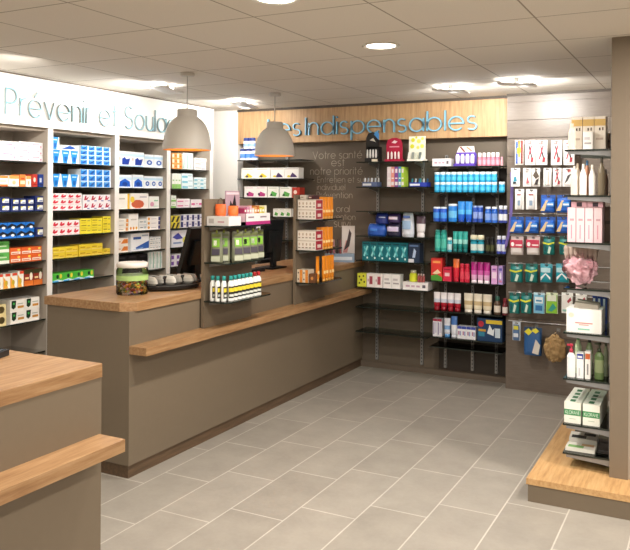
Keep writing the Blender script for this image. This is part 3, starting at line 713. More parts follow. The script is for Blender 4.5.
# centre unit: three counter displays on the top shelf
def px(u, y=YP): return on_y(u, 180, y)[0]
DX = lambda p: depth((px(p), YP, 0)) / F
def at_c(u, i): return (px(u), YP, zc[i] + .0006)
s1 = DX(371)
t = thing('product_display', 'black cardboard display with rounded header and white tubes, top glass shelf', 'display', at_c(371, 0))
K = mat('#141416', .4)
w, h = 14 * s1, 30 * s1
MB().box(-w / 2, w / 2, 0, .1, 0, h * .12, K).box(-w / 2, w / 2, .03, .1, h * .12, h * .5, K).build('tray', t)
MB().prism([(-w / 2, h * .45), (w / 2, h * .45), (w / 2, h * .8), (w * .35, h * .95), (0, h), (-w * .35, h * .95), (-w / 2, h * .8)], .03, .036, K).prism([(w * .1, h * .92), (w * .5, h * .72), (w * .5, h * .95), (w * .3, h * 1.02)], .028, .03, mat('#4b94d8')).prism(
    [(-w * .22, h * .72), (w * .05, h * .8), (w * .25, h * .66), (0, h * .7)], .028, .03, mat('#d9d2c6')).build('header_card', t)
for k in range(4):
    MB().lathe([(w * .07, h * .13), (w * .08, h * .2), (w * .06, h * .38), (w * .02, h * .42)], mat('#e4e2df', .3), 8, cx=(-.34 + .22 * k) * w, cy=.014).build('tube', t)
MB().box(w * .05, w * .5, -.004, 0, 0, h * .09, mat('#e6dcc4')).build('price_card', t)
t = thing('product_display', 'crimson cardboard display with curved header, centre of top glass shelf', 'display', at_c(392.5, 0))
K = mat('#b3153f', .4)
w, h = 17 * s1, 23.5 * s1
MB().box(-w / 2, w / 2, 0, .1, 0, h * .1, K).build('tray', t)
MB().prism([(-w / 2, 0), (w / 2, 0), (w * .5, h * .75), (w * .4, h * .92), (w * .15, h), (-w * .15, h), (-w * .4, h * .92), (-w * .5, h * .75)], .04, .046, K).prism(
    [(-w * .18, h * .8), (0, h * .9), (w * .2, h * .84), (w * .05, h * .76)], .038, .04, mat('#f2dfe2')).box(-w * .3, w * .3, .038, .04, h * .6, h * .65, mat('#e3a3b4')).build('header_card', t)
for k in range(4):
    MB().lathe([(w * .05, h * .1), (w * .06, h * .14), (w * .06, h * .36), (w * .02, h * .42)], mat('#f0e6e4', .3), 8, cx=(-.34 + .22 * k) * w, cy=.02).build('tube', t)
t = thing('product_display', 'yellow and white leaf-printed display card, top glass shelf', 'display', at_c(415, 0))
K = mat('#f1f0e2', .4)
w, h = 17 * s1, 24.5 * s1
hd = MB().prism([(-w / 2, 0), (w / 2, 0), (w / 2, h), (-w / 2, h)], .05, .056, K)
for a, b2, r in [(-.25, .85, .12), (.1, .8, .13), (.32, .9, .09), (-.3, .6, .13), (.05, .55, .1), (.3, .6, .12), (-.05, .95, .07)]:
    hd.prism([(a * w + r * w * math.cos(q), b2 * h + r * h * .7 * math.sin(q)) for q in [i * PI / 4 for i in range(8)]], .0485, .05, mat(random.choice(['#dfe03a', '#c9d83e', '#e8e46a'])))
hd.build('header_card', t)
MB().box(-w / 2, w / 2, 0, .1, 0, h * .08, K).build('tray', t)
for k in range(4):
    MB().prism([((-.5 + .22 * k) * w, h * .09), ((-.4 + .22 * k) * w, h * .09), ((-.33 + .22 * k) * w, h * .36), ((-.45 + .22 * k) * w, h * .36)], .015, .03, mat(['#eef0ea', '#9aa39c', '#e6ead9', '#6f7a78'][k])).build('tube', t)
# second shelf: trays and slim coloured packs
def tray(label, u0, u1, i, vh, col, inner, n, loc_y=YP, unit=zc):
    w = px(u1) - px(u0); s_ = DX((u0 + u1) / 2)
    t = thing('counter_tray', label, 'tray', (px((u0 + u1) / 2), loc_y, unit[i] + .0006))
    h = vh * s_; K = mat(col, .4)
    MB().box(-w / 2, w / 2, 0, .004, 0, h * .5, K).box(-w / 2, w / 2, 0, .1, 0, .003, K).box(-w / 2, -w / 2 + .003, 0, .1, 0, h * .5, K).box(w / 2 - .003, w / 2, 0, .1, 0, h * .5, K).box(
        -w * .45, w * .1, -.001, 0, h * .12, h * .35, mat('#e9ebf0')).build('tray_body', t)
    for k in range(n):
        MB().prism([(-.03 * w, 0), (.03 * w, 0), (.05 * w, h * .45), (-.01 * w, h * .5)], 0, .012, mat(inner[k % len(inner)])).build('tube', t, ((-.38 + .76 * k / max(1, n - 1)) * w, .02 + .02 * (k % 3), h * .5 - .004))
        # standing on the tray floor
        MB().box(-.02 * w, .03 * w, 0, .012, .003, h * .5, mat(inner[k % len(inner)])).build('tube', t, ((-.38 + .76 * k / max(1, n - 1)) * w, .02 + .02 * (k % 3), 0))
tray('small blue and white counter tray, left end of second glass shelf', 362, 377.5, 1, 9.5, '#5a6a94', ['#eef0f4', '#c9ced8', '#f2f2f2'], 6)
tray('royal blue tray holding teal tubes, right end of second glass shelf', 409, 427, 1, 9, '#2b3fb0', ['#2f8f9c', '#dfe6ea', '#1f5f8c'], 6)
for k, (u0, u1, col, tx) in enumerate([(387, 390.8, '#ecdfe4', 'white-pink'), (391, 394.2, '#e89a8f', 'salmon'), (394.5, 398, '#8a4a9c', 'purple'), (398.3, 401, '#4a9fc0', 'blue'), (401.2, 404, '#b7d845', 'lime green')]):
    w = px(u1) - px(u0); s_ = DX(395)
    mb = carton_mesh(w * .96, .11, 20 * s_, col, [('r', .1, .08, .9, .25, '#f0eef0'), ('r', .15, .4, .85, .46, '#f4f0f2'), ('r', .2, .7, .8, .9, '#f2e9ee')])
    tag(mb.build('slim_pack', None, (px((u0 + u1) / 2), YP, zc[1] + .0006)), 'slim upright %s pack in coloured row, second glass shelf' % tx, 'box')
# fourth shelf: toilet bags
def bag(name, label, u0, u1, v0, v1, i, col, accents, y=YP, zoff=0, d=.1):
    w = px(u1) - px(u0); s_ = DX((u0 + u1) / 2); h = (v1 - v0) * s_
    t = thing(name, label, 'bag', (px((u0 + u1) / 2), y + d / 2, zc[i] + .0006 + zoff))
    K = mat(col, .5)
    MB().loft([(w * .46, d * .4, 0), (w * .5, d * .5, h * .12), (w * .5, d * .48, h * .5), (w * .46, d * .3, h * .8), (w * .42, d * .12, h * .93), (w * .4, .004, h)], K, 16).build('body', t)
    MB().tube([(-w * .4, 0, h * .985), (0, -.002, h * 1.0), (w * .4, 0, h * .985)], .0025, mat('#d8d8dc', .3, .6)).build('zip', t)
    for (a, b2, ww, hh2, c2) in accents:
        MB().loft([(ww * w, .006, -hh2 * h / 2), (ww * w, .008, 0), (ww * w, .006, hh2 * h / 2)], mat(c2), 10).build('print', t, (a * w, -d * .46, b2 * h))
bag('toilet_bag', 'royal blue toilet bag lying at the left of the bag pile', 366, 385, 224, 236, 3, '#1f57b8', [(-.1, .5, .2, .2, '#3f7fd8')])
bag('toilet_bag', 'dark navy toilet bag on top of the royal blue bag', 374, 387.5, 213, 224, 3, '#1b2f80', [(.1, .6, .25, .1, '#b9c6ea')], zoff=12.2 * DX(380))
bag('toilet_bag', 'navy bag with lavender print in middle of the bag pile', 385.5, 400, 223, 236.5, 3, '#23203f', [(0, .55, .4, .35, '#d8cfee')])
bag('toilet_bag', 'purple and white striped bag on the lavender print bag', 386.5, 399.5, 213.5, 223, 3, '#3a2a5c', [(0, .5, .35, .3, '#e9e0f2')], zoff=13.7 * DX(392))
bag('toilet_bag', 'white zipped bag with pale blue panel right of the pile', 400.5, 412.5, 213, 237, 3, '#dfe4f0', [(0, .5, .35, .35, '#9cbce0'), (0, .84, .3, .1, '#5a7ac0')])
rowb('B', YP, zc[3], 'right end of fourth glass shelf', [(414.5, 424, 216, 237, 1, lambda w, h: B_tube(w, h, '#e9e6ea', '#e8e4e6', .22, '#5a4656'), 'white tube with dark top', 'cosmetic_tube', 'tube')])
CB(4, [(362, 407.5, 242.3, 261, 6, 1, 'teal', 'teal carton with silver swirl', 'carton', .1), (408.2, 419.5, 243, 262, 1, 1, 'navypic', 'navy carton with white picture', 'carton', .1)])
CB(5, [(357, 366, 271.5, 284.5, 1, 1, 'yeldot', 'yellow spotted carton', 'carton', .08), (366.5, 382.5, 272.5, 286, 2, 1, 'whbrn', 'white carton with maroon panel', 'carton', .08),
       (383, 400, 273, 287, 2, 1, 'whgry', 'white grey-printed carton', 'carton', .08), (402.5, 428, 281.5, 289, 1, 1, 'tray', 'low white tray box', 'counter_tray', .12)])
zt = zc[5] + 7.6 * DX(415)
rowb('B', YP + .02, zt, 'standing on low white tray box', [(408, 416, 269.5, 281, 1, lambda w, h: B_bottle(w, h, '#dfe63c', '#c9c8ae', .25, .7), 'bright yellow bottle', 'bottle', 'bottle'),
      (417, 424.5, 273, 281.5, 3, lambda w, h: B_bottle(w, h, '#a85a58', '#e6cfc8', .2, .5), 'small pink-brown flask', 'bottle', 'bottle')])

# right unit
RB(0, [(432, 450.5, 157.8, 165.6, 1, 1, 'tray', 'long white box', 'carton', .1)])
t = thing('product_display', 'purple counter display of white tubes, top shelf of the dark shelf unit', 'display', (px(464), YP, zr[0] + .0006))
s_ = DX(464); w, h = 22 * s_, 20 * s_
K = mat('#5a3fae', .4)
MB().box(-w / 2, w / 2, 0, .1, 0, h * .12, K).prism([(-w / 2, h * .1), (w / 2, h * .1), (w / 2, h * .6), (w * .4, h * .75), (-w * .4, h * .75), (-w / 2, h * .5)], .05, .055, K).build('tray', t)
MB().prism([(-w * .42, h * .7), (w * .42, h * .7), (w * .38, h), (-w * .3, h)], .047, .05, mat('#efe4e2')).prism([(-w * .3, h * .98), (-w * .1, h * .72), (0, h * .72), (-w * .2, h * .98)], .045, .047, mat('#7a3a34')).prism(
    [(w * .0, h * .95), (w * .25, h * .74), (w * .32, h * .78), (w * .1, h * .97)], .045, .047, mat('#c98a6a')).build('header_card', t)
for k in range(4):
    MB().lathe([(w * .08, h * .12), (w * .09, h * .2), (w * .09, h * .5), (w * .05, h * .6)], mat('#f3eef6', .3), 10, cx=(-.34 + .23 * k) * w, cy=.022).build('tube', t)
RT(0, [(477, 499.3, 153, 166.2, 5, lambda w, h: B_bottle(w, h, '#d9849c', '#f3eef0', .32, .75, '#e6a3b4'), 'pink bottle with white cap', 'bottle', 'bottle'),
       (500, 502.8, 157.5, 166.3, 1, lambda w, h: B_bottle(w, h, '#e0a9b4', '#d99aa8', .3, .7), 'tiny pale pink bottle', 'bottle', 'bottle')])
RT(1, [(433.4, 496.5, 171.8, 192.3, 11, lambda w, h: B_jar(w, h, '#27a9dd', '#eaf5fa', .24, '#55c3ec'), 'sky blue white-lidded jar', 'cream_jar', 'jar', 2),
       (498, 504.3, 182.3, 193, 1, lambda w, h: B_jar(w, h, '#27a9dd', '#eaf5fa', .24, '#55c3ec'), 'lone sky blue jar', 'cream_jar', 'jar')])
RT(2, [(432, 446, 207, 221.5, 2, lambda w, h: B_jar(w, h, '#1c55c4', '#e6eefa', .12, '#4f9be6'), 'blue tub with thin white lid', 'cream_jar', 'jar'),
       (446.8, 456, 204, 221.8, 1, lambda w, h: B_jar(w, h, '#1d7fd8', '#e9f1fa', .12, '#6fc0f0'), 'wide bright blue pot', 'cream_jar', 'jar'),
       (456.6, 471.5, 201.3, 222, 2, lambda w, h: B_tube(w, h, '#1a5fd0', '#1243a8', .1, '#2f8fe6', '#57b7f2'), 'tall bright blue tube', 'cosmetic_tube', 'tube'),
       (472, 482.3, 206, 222.5, 2, lambda w, h: B_jar(w, h, '#2450b8', '#9fb6e6', .1, '#8fa6e0'), 'patterned blue canister', 'canister', 'canister'),
       (484, 497, 207, 222.8, 2, lambda w, h: B_bottle(w, h, '#2a68cc', '#f0f4fa', .14, .8, '#88a8e6'), 'blue bottle with white cap', 'bottle', 'bottle'),
       (498, 507, 206, 223.2, 2, lambda w, h: B_bottle(w, h, '#3a4a9a', '#eef0f6', .22, .8, '#eef0f8'), 'white and indigo bottle', 'bottle', 'bottle')])
RT(3, [(433.8, 446, 230.3, 251.8, 2, lambda w, h: B_bottle(w, h, '#35a99c', '#2b8d86', .12, .8, '#57c3b2'), 'tall green-teal bottle', 'bottle', 'bottle'),
       (446.4, 451.4, 238, 252, 1, lambda w, h: B_bottle(w, h, '#4fb9cc', '#f0f2ee', .18, .85, '#bfe3ea'), 'short teal bottle', 'bottle', 'bottle'),
       (452, 467.2, 231.5, 252.3, 3, lambda w, h: B_tube(w, h, '#1c8a86', '#137070', .14, '#2aa59c', '#9cdcd6'), 'teal tube', 'cosmetic_tube', 'tube'),
       (469.5, 483.3, 235, 252.8, 2, lambda w, h: B_bottle(w, h, '#1f9ab4', '#ece6c9', .26, .95, '#d9e9e6'), 'teal bottle with cream cap', 'bottle', 'bottle'),
       (485, 494, 237, 253.2, 2, lambda w, h: B_bottle(w, h, '#14161a', '#16181a', .2, .7, '#4d5030'), 'black bottle with olive label', 'bottle', 'bottle'),
       (496, 505.6, 236, 254, 2, lambda w, h: B_bottle(w, h, '#4452b0', '#e6e8f4', .2, .8, '#dfe4f2'), 'indigo and white bottle', 'bottle', 'bottle')])
RB(4, [(430.8, 442, 259.3, 281.5, 1, 1, 'redbig', 'large red fruit carton', 'carton', .09), (442.8, 451, 268.3, 282, 1, 1, 'redsm', 'short crimson carton', 'carton', .09)])
RT(4, [(452, 458.6, 260, 282.5, 1, lambda w, h: B_tube(w, h, '#d4253c', '#b81c34', .14, '#ee7a3c'), 'red tube with orange top', 'cosmetic_tube', 'tube'),
       (459, 469, 264.8, 283, 2, lambda w, h: B_bottle(w, h, '#cc1f3e', '#d8344e', .14, .8, '#e04a60'), 'crimson bottle', 'bottle', 'bottle'),
       (470, 489.4, 263, 283.6, 3, lambda w, h: B_tube(w, h, '#e6b4da', '#f4eaf2', .12, '#a8147c', '#d060ae'), 'magenta and pink tube', 'cosmetic_tube', 'tube')])
RB(4, [(491, 497.2, 266, 284, 1, 1, 'lilac', 'lilac carton', 'carton', .09), (498, 505, 266.5, 284.6, 1, 1, 'lilac2', 'violet carton', 'carton', .09)])
RT(5, [(432.5, 460, 293.5, 311.5, 4, lambda w, h: B_tube(w, h, '#a9162c', '#8f1024', .2, '#eeeaf0', '#cfd6e6'), 'white tube with red base', 'cosmetic_tube', 'tube'),
       (462.5, 491, 294.5, 313.6, 3, lambda w, h: B_tube(w, h, '#ece2c9', '#e9e4d8', .14, '#efe8d6', '#c9b48a'), 'cream tube with red seal', 'cosmetic_tube', 'tube'),
       (493, 500, 296.5, 315, 1, lambda w, h: B_bottle(w, h, '#5a4636', '#3a6a5e', .25, .6, '#e6ddd0'), 'brown bottle with white label', 'bottle', 'bottle'),
       (501.5, 507.3, 299, 316, 1, lambda w, h: B_bottle(w, h, '#6b2630', '#7a2430', .25, .6, '#ece4de'), 'maroon bottle with white label', 'bottle', 'bottle')])
RB(6, [(432.6, 441.6, 319.5, 337, 2, 1, 'whblue', 'white and mauve carton', 'carton', .07)])
RT(6, [(443, 449.6, 319, 337.8, 1, lambda w, h: B_tube(w, h, '#dfe6f4', '#4a8ac4', .15, '#dfe4f2', '#7aa6d8'), 'white and blue tube', 'cosmetic_tube', 'tube'),
       (450, 456.5, 317, 338.3, 1, lambda w, h: B_tube(w, h, '#e6ebf6', '#dfe6f2', .12, '#4a7ac4', '#eef1f8'), 'tall white tube with blue top', 'cosmetic_tube', 'tube')])
RB(6, [(457, 475.5, 327, 339.5, 4, 1, 'bluetop', 'short white blue-topped carton', 'carton', .07), (477, 506.5, 320, 342.5, 1, 1, 'pack', 'wide dark blue promotional box', 'carton', .12)])
# thin purple band hanging at the edge of the hook panel
mb = MB()
pts = [on_y(u, v, 6.36) for u, v in [(511.5, 172), (512, 190), (511, 212), (509.5, 230), (506, 245), (502.5, 252)]]
for k in range(len(pts) - 1):
    a, b2 = Vector(pts[k]), Vector(pts[k + 1])
    mb.prism([(a.x - .012, a.z), (a.x + .012, a.z), (b2.x + .012, b2.z), (b2.x - .012, b2.z)], a.y, a.y + .003, mat('#6c5aa0'))
tag(mb.build('strap'), 'thin purple strap hanging down beside the hook panel', 'strap')

# ------------------------------------------------------------------ glass shelves at the left of the end wall, behind the second lamp
zl = shelf_unit('glass_shelf_unit', 'glass shelf unit behind the far lamp with white boxes', 237, 301, [(159.5, 160), (178.2, 178.8), (197.2, 198), (216, 217), (239, 240)], (256, 286), M_SMOKE, .9, 2.0)
NL = 'glass unit behind far lamp'
def LB(i, items): row({'k': 'B', 'at': YP, 'z': zl[i]}, SHN[i] + ', ' + NL, items)
rowb('B', YP, zl[0], SHN[0] + ', ' + NL, [(238.5, 256, 148, 159.5, 3, lambda w, h: B_jar(w, h, '#eef0f6', '#23357c', .18, '#4f86d0'), 'white tub with navy lid', 'powder_tub', 'jar')])
z2 = zl[0] + 11.6 * DX(250)
rowb('B', YP, z2, 'on other tubs, top shelf, ' + NL, [(242, 253.5, 137, 148, 2, lambda w, h: B_jar(w, h, '#eef0f6', '#23357c', .3, '#8fb0e0'), 'white tub, navy lid', 'powder_tub', 'jar')])
LB(1, [(241, 270, 167.3, 178, 2, 1, 'whyl', 'white carton with yellow figure', 'carton', .1), (270.3, 298.5, 167.3, 178.2, 2, 1, 'whpur', 'white carton with purple figure', 'carton', .1)])
LB(2, [(244, 267, 186, 197, 2, 1, 'whpk', 'white carton with pink figure', 'carton', .1), (267.3, 278.5, 186.2, 197.2, 1, 1, 'whgn', 'white green-figured carton left', 'carton', .1), (279.5, 291.5, 186.8, 197.6, 1, 1, 'whgn', 'white green-figured carton right', 'carton', .1),
       (292, 299.5, 187, 197.4, 1, 1, 'red', 'small dark red carton', 'carton', .1)])
LB(3, [(273, 291, 208.5, 216.5, 3, 1, 'whgn', 'small white-green carton', 'carton', .09)])
LB(4, [(256, 265.5, 226, 239, 2, 1, 'purw', 'white and purple carton', 'carton', .09), (266, 276, 232, 239.3, 1, 1, 'whgrid', 'low plain white carton', 'carton', .09)])

# ------------------------------------------------------------------ hook panel (right part of the end wall)
YR = 6.42
m, nt, b = nodes('slatwall')
M_SLAT = m
b.inputs['Base Color'].default_value = lin('#8a7d70'); b.inputs['Roughness'].default_value = .35
v2 = mapping(nt, (2, 2, 20)); f = noise(nt, v2, 4, 3)
nt.links.new(ramp(nt, f, [(.3, '#695e54'), (.7, '#746960')]), b.inputs['Base Color'])
hp = thing('hook_panel', 'full height taupe slatted hook panel holding hanging packs', 'panel', (-1.53, YR, 0))
mb = MB(); zz = .45
mb.box(0, 1.3, .012, YB - YR - .002, 0, CE - .003, M_SLAT)
mb.box(0, 1.3, 0, .012, 0, .45, M_SLAT)
while zz < CE - .01:
    mb.box(0, 1.3, 0, .012, zz + .006, min(zz + .15, CE - .003), M_SLAT); zz += .15
mb.build('slat_board', hp)
hk = None
def hook(u, v, word, ln=.16):
    global hk
    p = on_y(u, v, YR)
    if hk is None:
        hk = MB().tube([(0, 0, 0), (0, -ln + .01, 0), (0, -ln, .012)], .0028, M_STEEL, 6).box(-.014, .014, -.004, 0, -.014, .014, M_GREYM).build('display_hook')
        hk.location = (p[0], YR - .0005, p[2]); tag(hk, word, 'hook', 'steel display hooks on the hook panel')
    else: dup(hk, (p[0], YR - .0005, p[2]), 0, word, 'steel display hooks on the hook panel')
    return p
HY = YR - .14
RN = ['top row', 'second row', 'third row', 'fourth row', 'fifth row', 'sixth row', 'seventh row', 'lowest row']
def hung(rowi, i, n, u0, u1, v0, v1, kind, words, name, cat='pack', back=2):
    """a pack hanging from its own hook; front pack at HY"""
    p0, p1 = on_y(u0, v1, HY), on_y(u1, v0, HY)
    w, h = p1[0] - p0[0], p1[2] - p0[2]
    uc = (u0 + u1) / 2
    xc = (p0[0] + p1[0]) / 2; zt = p1[2]
    lb = lab(words, nth(i, n), RN[rowi] + ' of hook panel')
    hook_z = zt - .012
    global hk
    hl = lab('steel hook', 'carrying the ' + words, nth(i, n), RN[rowi])
    if hk is None:
        hk = MB().tube([(0, 0, 0), (0, -.165, 0), (0, -.175, .012)], .0028, M_STEEL, 6).box(-.014, .014, -.004, 0, -.014, .014, M_GREYM).build('display_hook')
        hk.location = (xc, YR - .0005, hook_z); tag(hk, hl, 'hook', 'steel display hooks on the hook panel')
    else: dup(hk, (xc, YR - .0005, hook_z), 0, hl, 'steel display hooks on the hook panel')
    base, body, decs = HK[kind]
    t = thing(name, lb, cat, (xc, HY, zt), 0, words + ' hanging, ' + RN[rowi] if n > 1 else None)
    C = mat(base, .4)
    e = .012                                       # the card has a slot the hook passes through
    MB().box(-w / 2, w / 2, 0, .0015, -h, -.018, C).box(-w / 2, -e, 0, .0015, -.018, 0, C).box(e, w / 2, 0, .0015, -.018, 0, C).box(-e, e, 0, .0015, -.006, 0, C).build('card', t)
    if body:
        x0, z0, x1, z1, dd, bc = body
        bw, bh = (x1 - x0) * w, (z1 - z0) * h
        cx = (x0 + x1) / 2 * w - w / 2; z00 = -h + z0 * h
        if dd < .02: MB().box(cx - bw / 2, cx + bw / 2, -dd, -.0003, z00, z00 + bh, mat(bc, .3)).build('blister', t, bev=.003)
        else:
            o = MB().loft([(bw * .46, .004, 0), (bw * .5, dd * .5, bh * .15), (bw * .5, dd * .55, bh * .5), (bw * .48, dd * .35, bh * .85), (bw * .45, .004, bh)], mat(bc, .3), 14).build('pouch', t, (cx, -dd * .56, z00))
        yb = -dd * (1.12 if dd >= .02 else 1)
    else: yb = 0
    mb = MB()
    for k, dc in enumerate(decs):
        pts = [(a * w - w / 2, -h + b3 * h) for a, b3 in dc[0]]
        mb.prism(pts, yb - .0012 - k * .0004, yb, mat(dc[1], .4))
        if rowi == 7: mb.build('print', t); mb = MB()
    if mb.f: mb.build('print', t)
def R4(a, b2, c, d): return [(a, b2), (c, b2), (c, d), (a, d)]
SCI = [([(.35, .75), (.45, .78), (.8, .2), (.66, .18)], '#3a2630'), ([(.6, .8), (.7, .76), (.35, .2), (.25, .26)], '#c33a4a'), ([(.55, .1), (.8, .12), (.85, .3), (.6, .3)], '#9c2c3a'), (R4(.2, .84, .6, .9), '#d88a8a')]
HK = {
 'card1': ('#f2f0ef', (.15, .08, .85, .72, .008, '#e9e6e4'), SCI),
 'col': ('#eceae2', (.1, .08, .9, .7, .008, '#e6e2d6'), [(R4(.1, .05, .35, .95), '#2b55a8'), (R4(.42, .3, .62, .98), '#f0953a'), ([(.25, .45), (.7, .5), (.7, .7), (.25, .68)], '#f2e23c'), (R4(.72, .05, .95, .98), '#7a2c2a')]),
 'w1': ('#f0f1f1', (.2, .15, .8, .6, .008, '#dfe6ea'), [([(.3, .25), (.7, .3), (.6, .55), (.35, .5)], '#2d8fae'), (R4(.25, .15, .6, .25), '#1e2a34')]),
 'w2': ('#f3f1f0', (.2, .15, .8, .6, .008, '#e9e8e6'), [(R4(.15, .8, .7, .86), '#b9b4b2'), ([(.4, .15), (.8, .2), (.5, .55)], '#b9616a')]),
 'w3': ('#e6e3e0', (.15, .1, .85, .7, .008, '#dcd8d4'), [([(.1, .6), (.5, .9), (.9, .55), (.5, .4)], '#54483f'), ([(.3, .1), (.7, .1), (.9, .45), (.5, .35)], '#3a3234')]),
 'w4': ('#efefee', (.1, .1, .9, .8, .01, '#e9ebea'), [(R4(.15, .1, .3, .9), '#9fc3b8'), (R4(.55, .1, .68, .8), '#c9a59c')]),
 'w5': ('#f1efee', (.15, .1, .85, .7, .008, '#eae6e4'), [([(.2, .15), (.5, .6), (.85, .7), (.5, .3)], '#3d3a3c'), ([(.5, .75), (.8, .85), (.8, .95), (.5, .9)], '#c05a5a')]),
 'wtube': ('#eeeceb', (.2, .04, .8, .8, .02, '#f3f2f2'), [(R4(.35, .2, .65, .45), '#8aa0b8'), (R4(.3, .7, .7, .76), '#b06a6a')]),
 'bluepk': ('#2456a8', (.02, .02, .98, .8, .03, '#1f62c4'), [([(.0, .1), (.4, .7), (.55, .7), (.3, .1)], '#e3c79a'), (R4(.45, .35, .95, .6), '#3f8fe0'), (R4(.5, .42, .9, .52), '#dfeaf8')]),
 'pinkpk': ('#d9c9c9', (.02, .02, .98, .82, .03, '#e9e2e2'), [(R4(0, .4, 1, .82), '#c53a58'), ([(.2 + .14 * math.cos(i * PI / 4), .58 + .12 * math.sin(i * PI / 4)) for i in range(8)], '#f4eef0'), (R4(.45, .5, .95, .58), '#f0dfe2')]),
 'tealpk': ('#1d6a66', (.02, .02, .98, .85, .03, '#0f7a78'), [([(0, .62), (.5, .54), (1, .64), (1, .72), (.5, .63), (0, .7)], '#d8e03c'), ([(.4, .1), (.55, .48), (.75, .4), (.6, .08)], '#cfe3d6'), (R4(.15, .2, .3, .5), '#0a5460')]),
 'cyanpk': ('#5ab0c4', (.02, .02, .98, .85, .03, '#1f9fb4'), [(R4(.1, .55, .9, .8), '#bfe6f0'), ([(.1, .1), (.5, .45), (.9, .15), (.9, .3), (.5, .52), (.1, .3)], '#eef6f8')]),
 'lbluepk': ('#cfe4ee', (.05, .02, .95, .9, .015, '#7cc0e0'), [(R4(.15, .5, .85, .8), '#e9f4fa'), (R4(.2, .15, .8, .4), '#2a6fa8'), (R4(.25, .58, .75, .66), '#3a8fc0')]),
 'limepk': ('#e6ecd6', (.05, .02, .95, .9, .015, '#8cc83c'), [(R4(.1, .6, .9, .9), '#e6eee0'), ([(.2, .15), (.6, .5), (.9, .3), (.5, .1)], '#2f9a8a')]),
 'whpk': ('#eef0ee', (.05, .02, .95, .9, .012, '#f0f1ef'), [(R4(.1, .1, .9, .2), '#9ad0c6'), ([(.5, .6), (.8, .8), (.9, .65), (.6, .5)], '#b03a4a')]),
 'smblue': ('#c9d4e0', (.1, .02, .9, .85, .02, '#5a7aa8'), [(R4(.2, .6, .8, .8), '#d8d24a'), (R4(.2, .2, .8, .4), '#dfe6f0')]),
 'plaster': ('#27486e', (.02, .0, .98, .85, .03, '#2f5f9a'), [([(.05, .85), (.3, .72), (.5, .85), (.3, .98)], '#e0d83a'), ([(.5, .1), (.7, .6), (.95, .4), (.85, .05)], '#d9d4cc'), ([(.45, .9), (.7, .8), (.9, .9), (.7, 1)], '#e6df4a')]),
}
def hrow(ri, v0, v1, items):
    cnt = {}
    for it in items: cnt[it[3]] = cnt.get(it[3], 0) + 1
    seen = {}
    for it in items:
        u0, u1, kind, words, name = it[:5]; dv = it[5] if len(it) > 5 else (0, 0)
        i = seen.get(words, 0); seen[words] = i + 1
        hung(ri, i, cnt[words], u0, u1, v0 + dv[0], v1 + dv[1], kind, words, name)
HB = 'blister_pack'
hrow(0, 140, 165, [(515, 523.5, 'col', 'multicoloured blister card', HB), (525, 535.5, 'card1', 'white scissors card', HB), (536.3, 547.3, 'card1', 'white scissors card', HB), (551, 562, 'card1', 'white scissors card', HB), (563.5, 574.5, 'card1', 'white scissors card', HB)])
hrow(1, 168, 186.5, [(511, 519.8, 'w1', 'white card with teal tool', HB), (523, 531.5, 'w2', 'white card with pink mark', HB), (532.2, 540, 'w3', 'dark patterned card', HB), (543.5, 551.5, 'w4', 'white card with green stripe', HB), (553, 561.5, 'card1', 'narrow scissors card', HB), (562.5, 573, 'w5', 'white card with black tool', HB)])
hrow(2, 189, 209.5, [(515, 524, 'wtube', 'white tube pack', HB), (526, 537, 'wtube', 'wide white tube pack', HB), (541, 555.5, 'bluepk', 'blue plaster pack', HB, (6, 3)), (557, 571, 'bluepk', 'blue plaster pack', HB, (6, 3))])
hrow(3, 217, 233, [(510.5, 524, 'bluepk', 'blue plaster pack', HB), (525.5, 539, 'bluepk', 'blue plaster pack', HB), (540.5, 555.5, 'bluepk', 'blue plaster pack', HB), (557, 570, 'bluepk', 'blue plaster pack', HB)])
hrow(4, 236.5, 254.5, [(511, 523.5, 'pinkpk', 'pink and white pack', HB), (527, 540, 'pinkpk', 'pink and white pack', HB), (543.5, 555, 'tealpk', 'teal pack with yellow band', HB), (559.5, 571, 'tealpk', 'teal pack with yellow band', HB)])
hrow(5, 264, 282, [(510.5, 523, 'tealpk', 'teal pack with yellow band', HB), (525.5, 538, 'tealpk', 'teal pack with yellow band', HB), (540.3, 552.5, 'cyanpk', 'cyan and white pack', HB), (556, 569, 'cyanpk', 'cyan and white pack', HB)])
hrow(6, 293, 313, [(509.5, 520, 'tealpk', 'slim dark teal pack', HB), (521, 532, 'tealpk', 'slim dark teal pack', HB), (533.5, 545, 'lbluepk', 'pale blue pack', HB), (546, 558, 'limepk', 'lime green pack', HB), (561.5, 573, 'whpk', 'white pack', HB), (575.5, 587, 'whpk', 'white pack', HB)])
hrow(7, 322, 340, [(512.5, 520.5, 'smblue', 'small blue and yellow pack', HB), (524, 542, 'plaster', 'large blue pack with yellow top', HB, (6, 14))])
# natural sponge in a net
p0 = on_y(545, 360, HY); p1 = on_y(566, 333, HY)
w, h = p1[0] - p0[0], p1[2] - p0[2]
dup(hk, ((p0[0] + p1[0]) / 2, YR - .0005, p1[2] - .008), 0, 'steel hook carrying the tan sponge bag, lowest row', 'steel display hooks on the hook panel')
t = thing('sponge_bag', 'tan natural sponge in a net bag hanging low on the hook panel', 'sponge', ((p0[0] + p1[0]) / 2, HY, p1[2]))
mb = MB().loft([(w * .3, .03, -h * .98), (w * .5, .045, -h * .8), (w * .52, .05, -h * .45), (w * .4, .04, -h * .22), (w * .16, .02, -h * .1), (w * .06, .01, -h * .06)], mat('#a3865c', .9, vary=.35), 18)
o = mb.build('sponge', t, (0, -.02, 0))
md = o.modifiers.new('sub', 'SUBSURF'); md.levels = md.render_levels = 3
tex = bpy.data.textures.new('sponge_noise', 'CLOUDS'); tex.noise_scale = .025
md = o.modifiers.new('holes', 'DISPLACE'); md.texture = tex; md.strength = .03
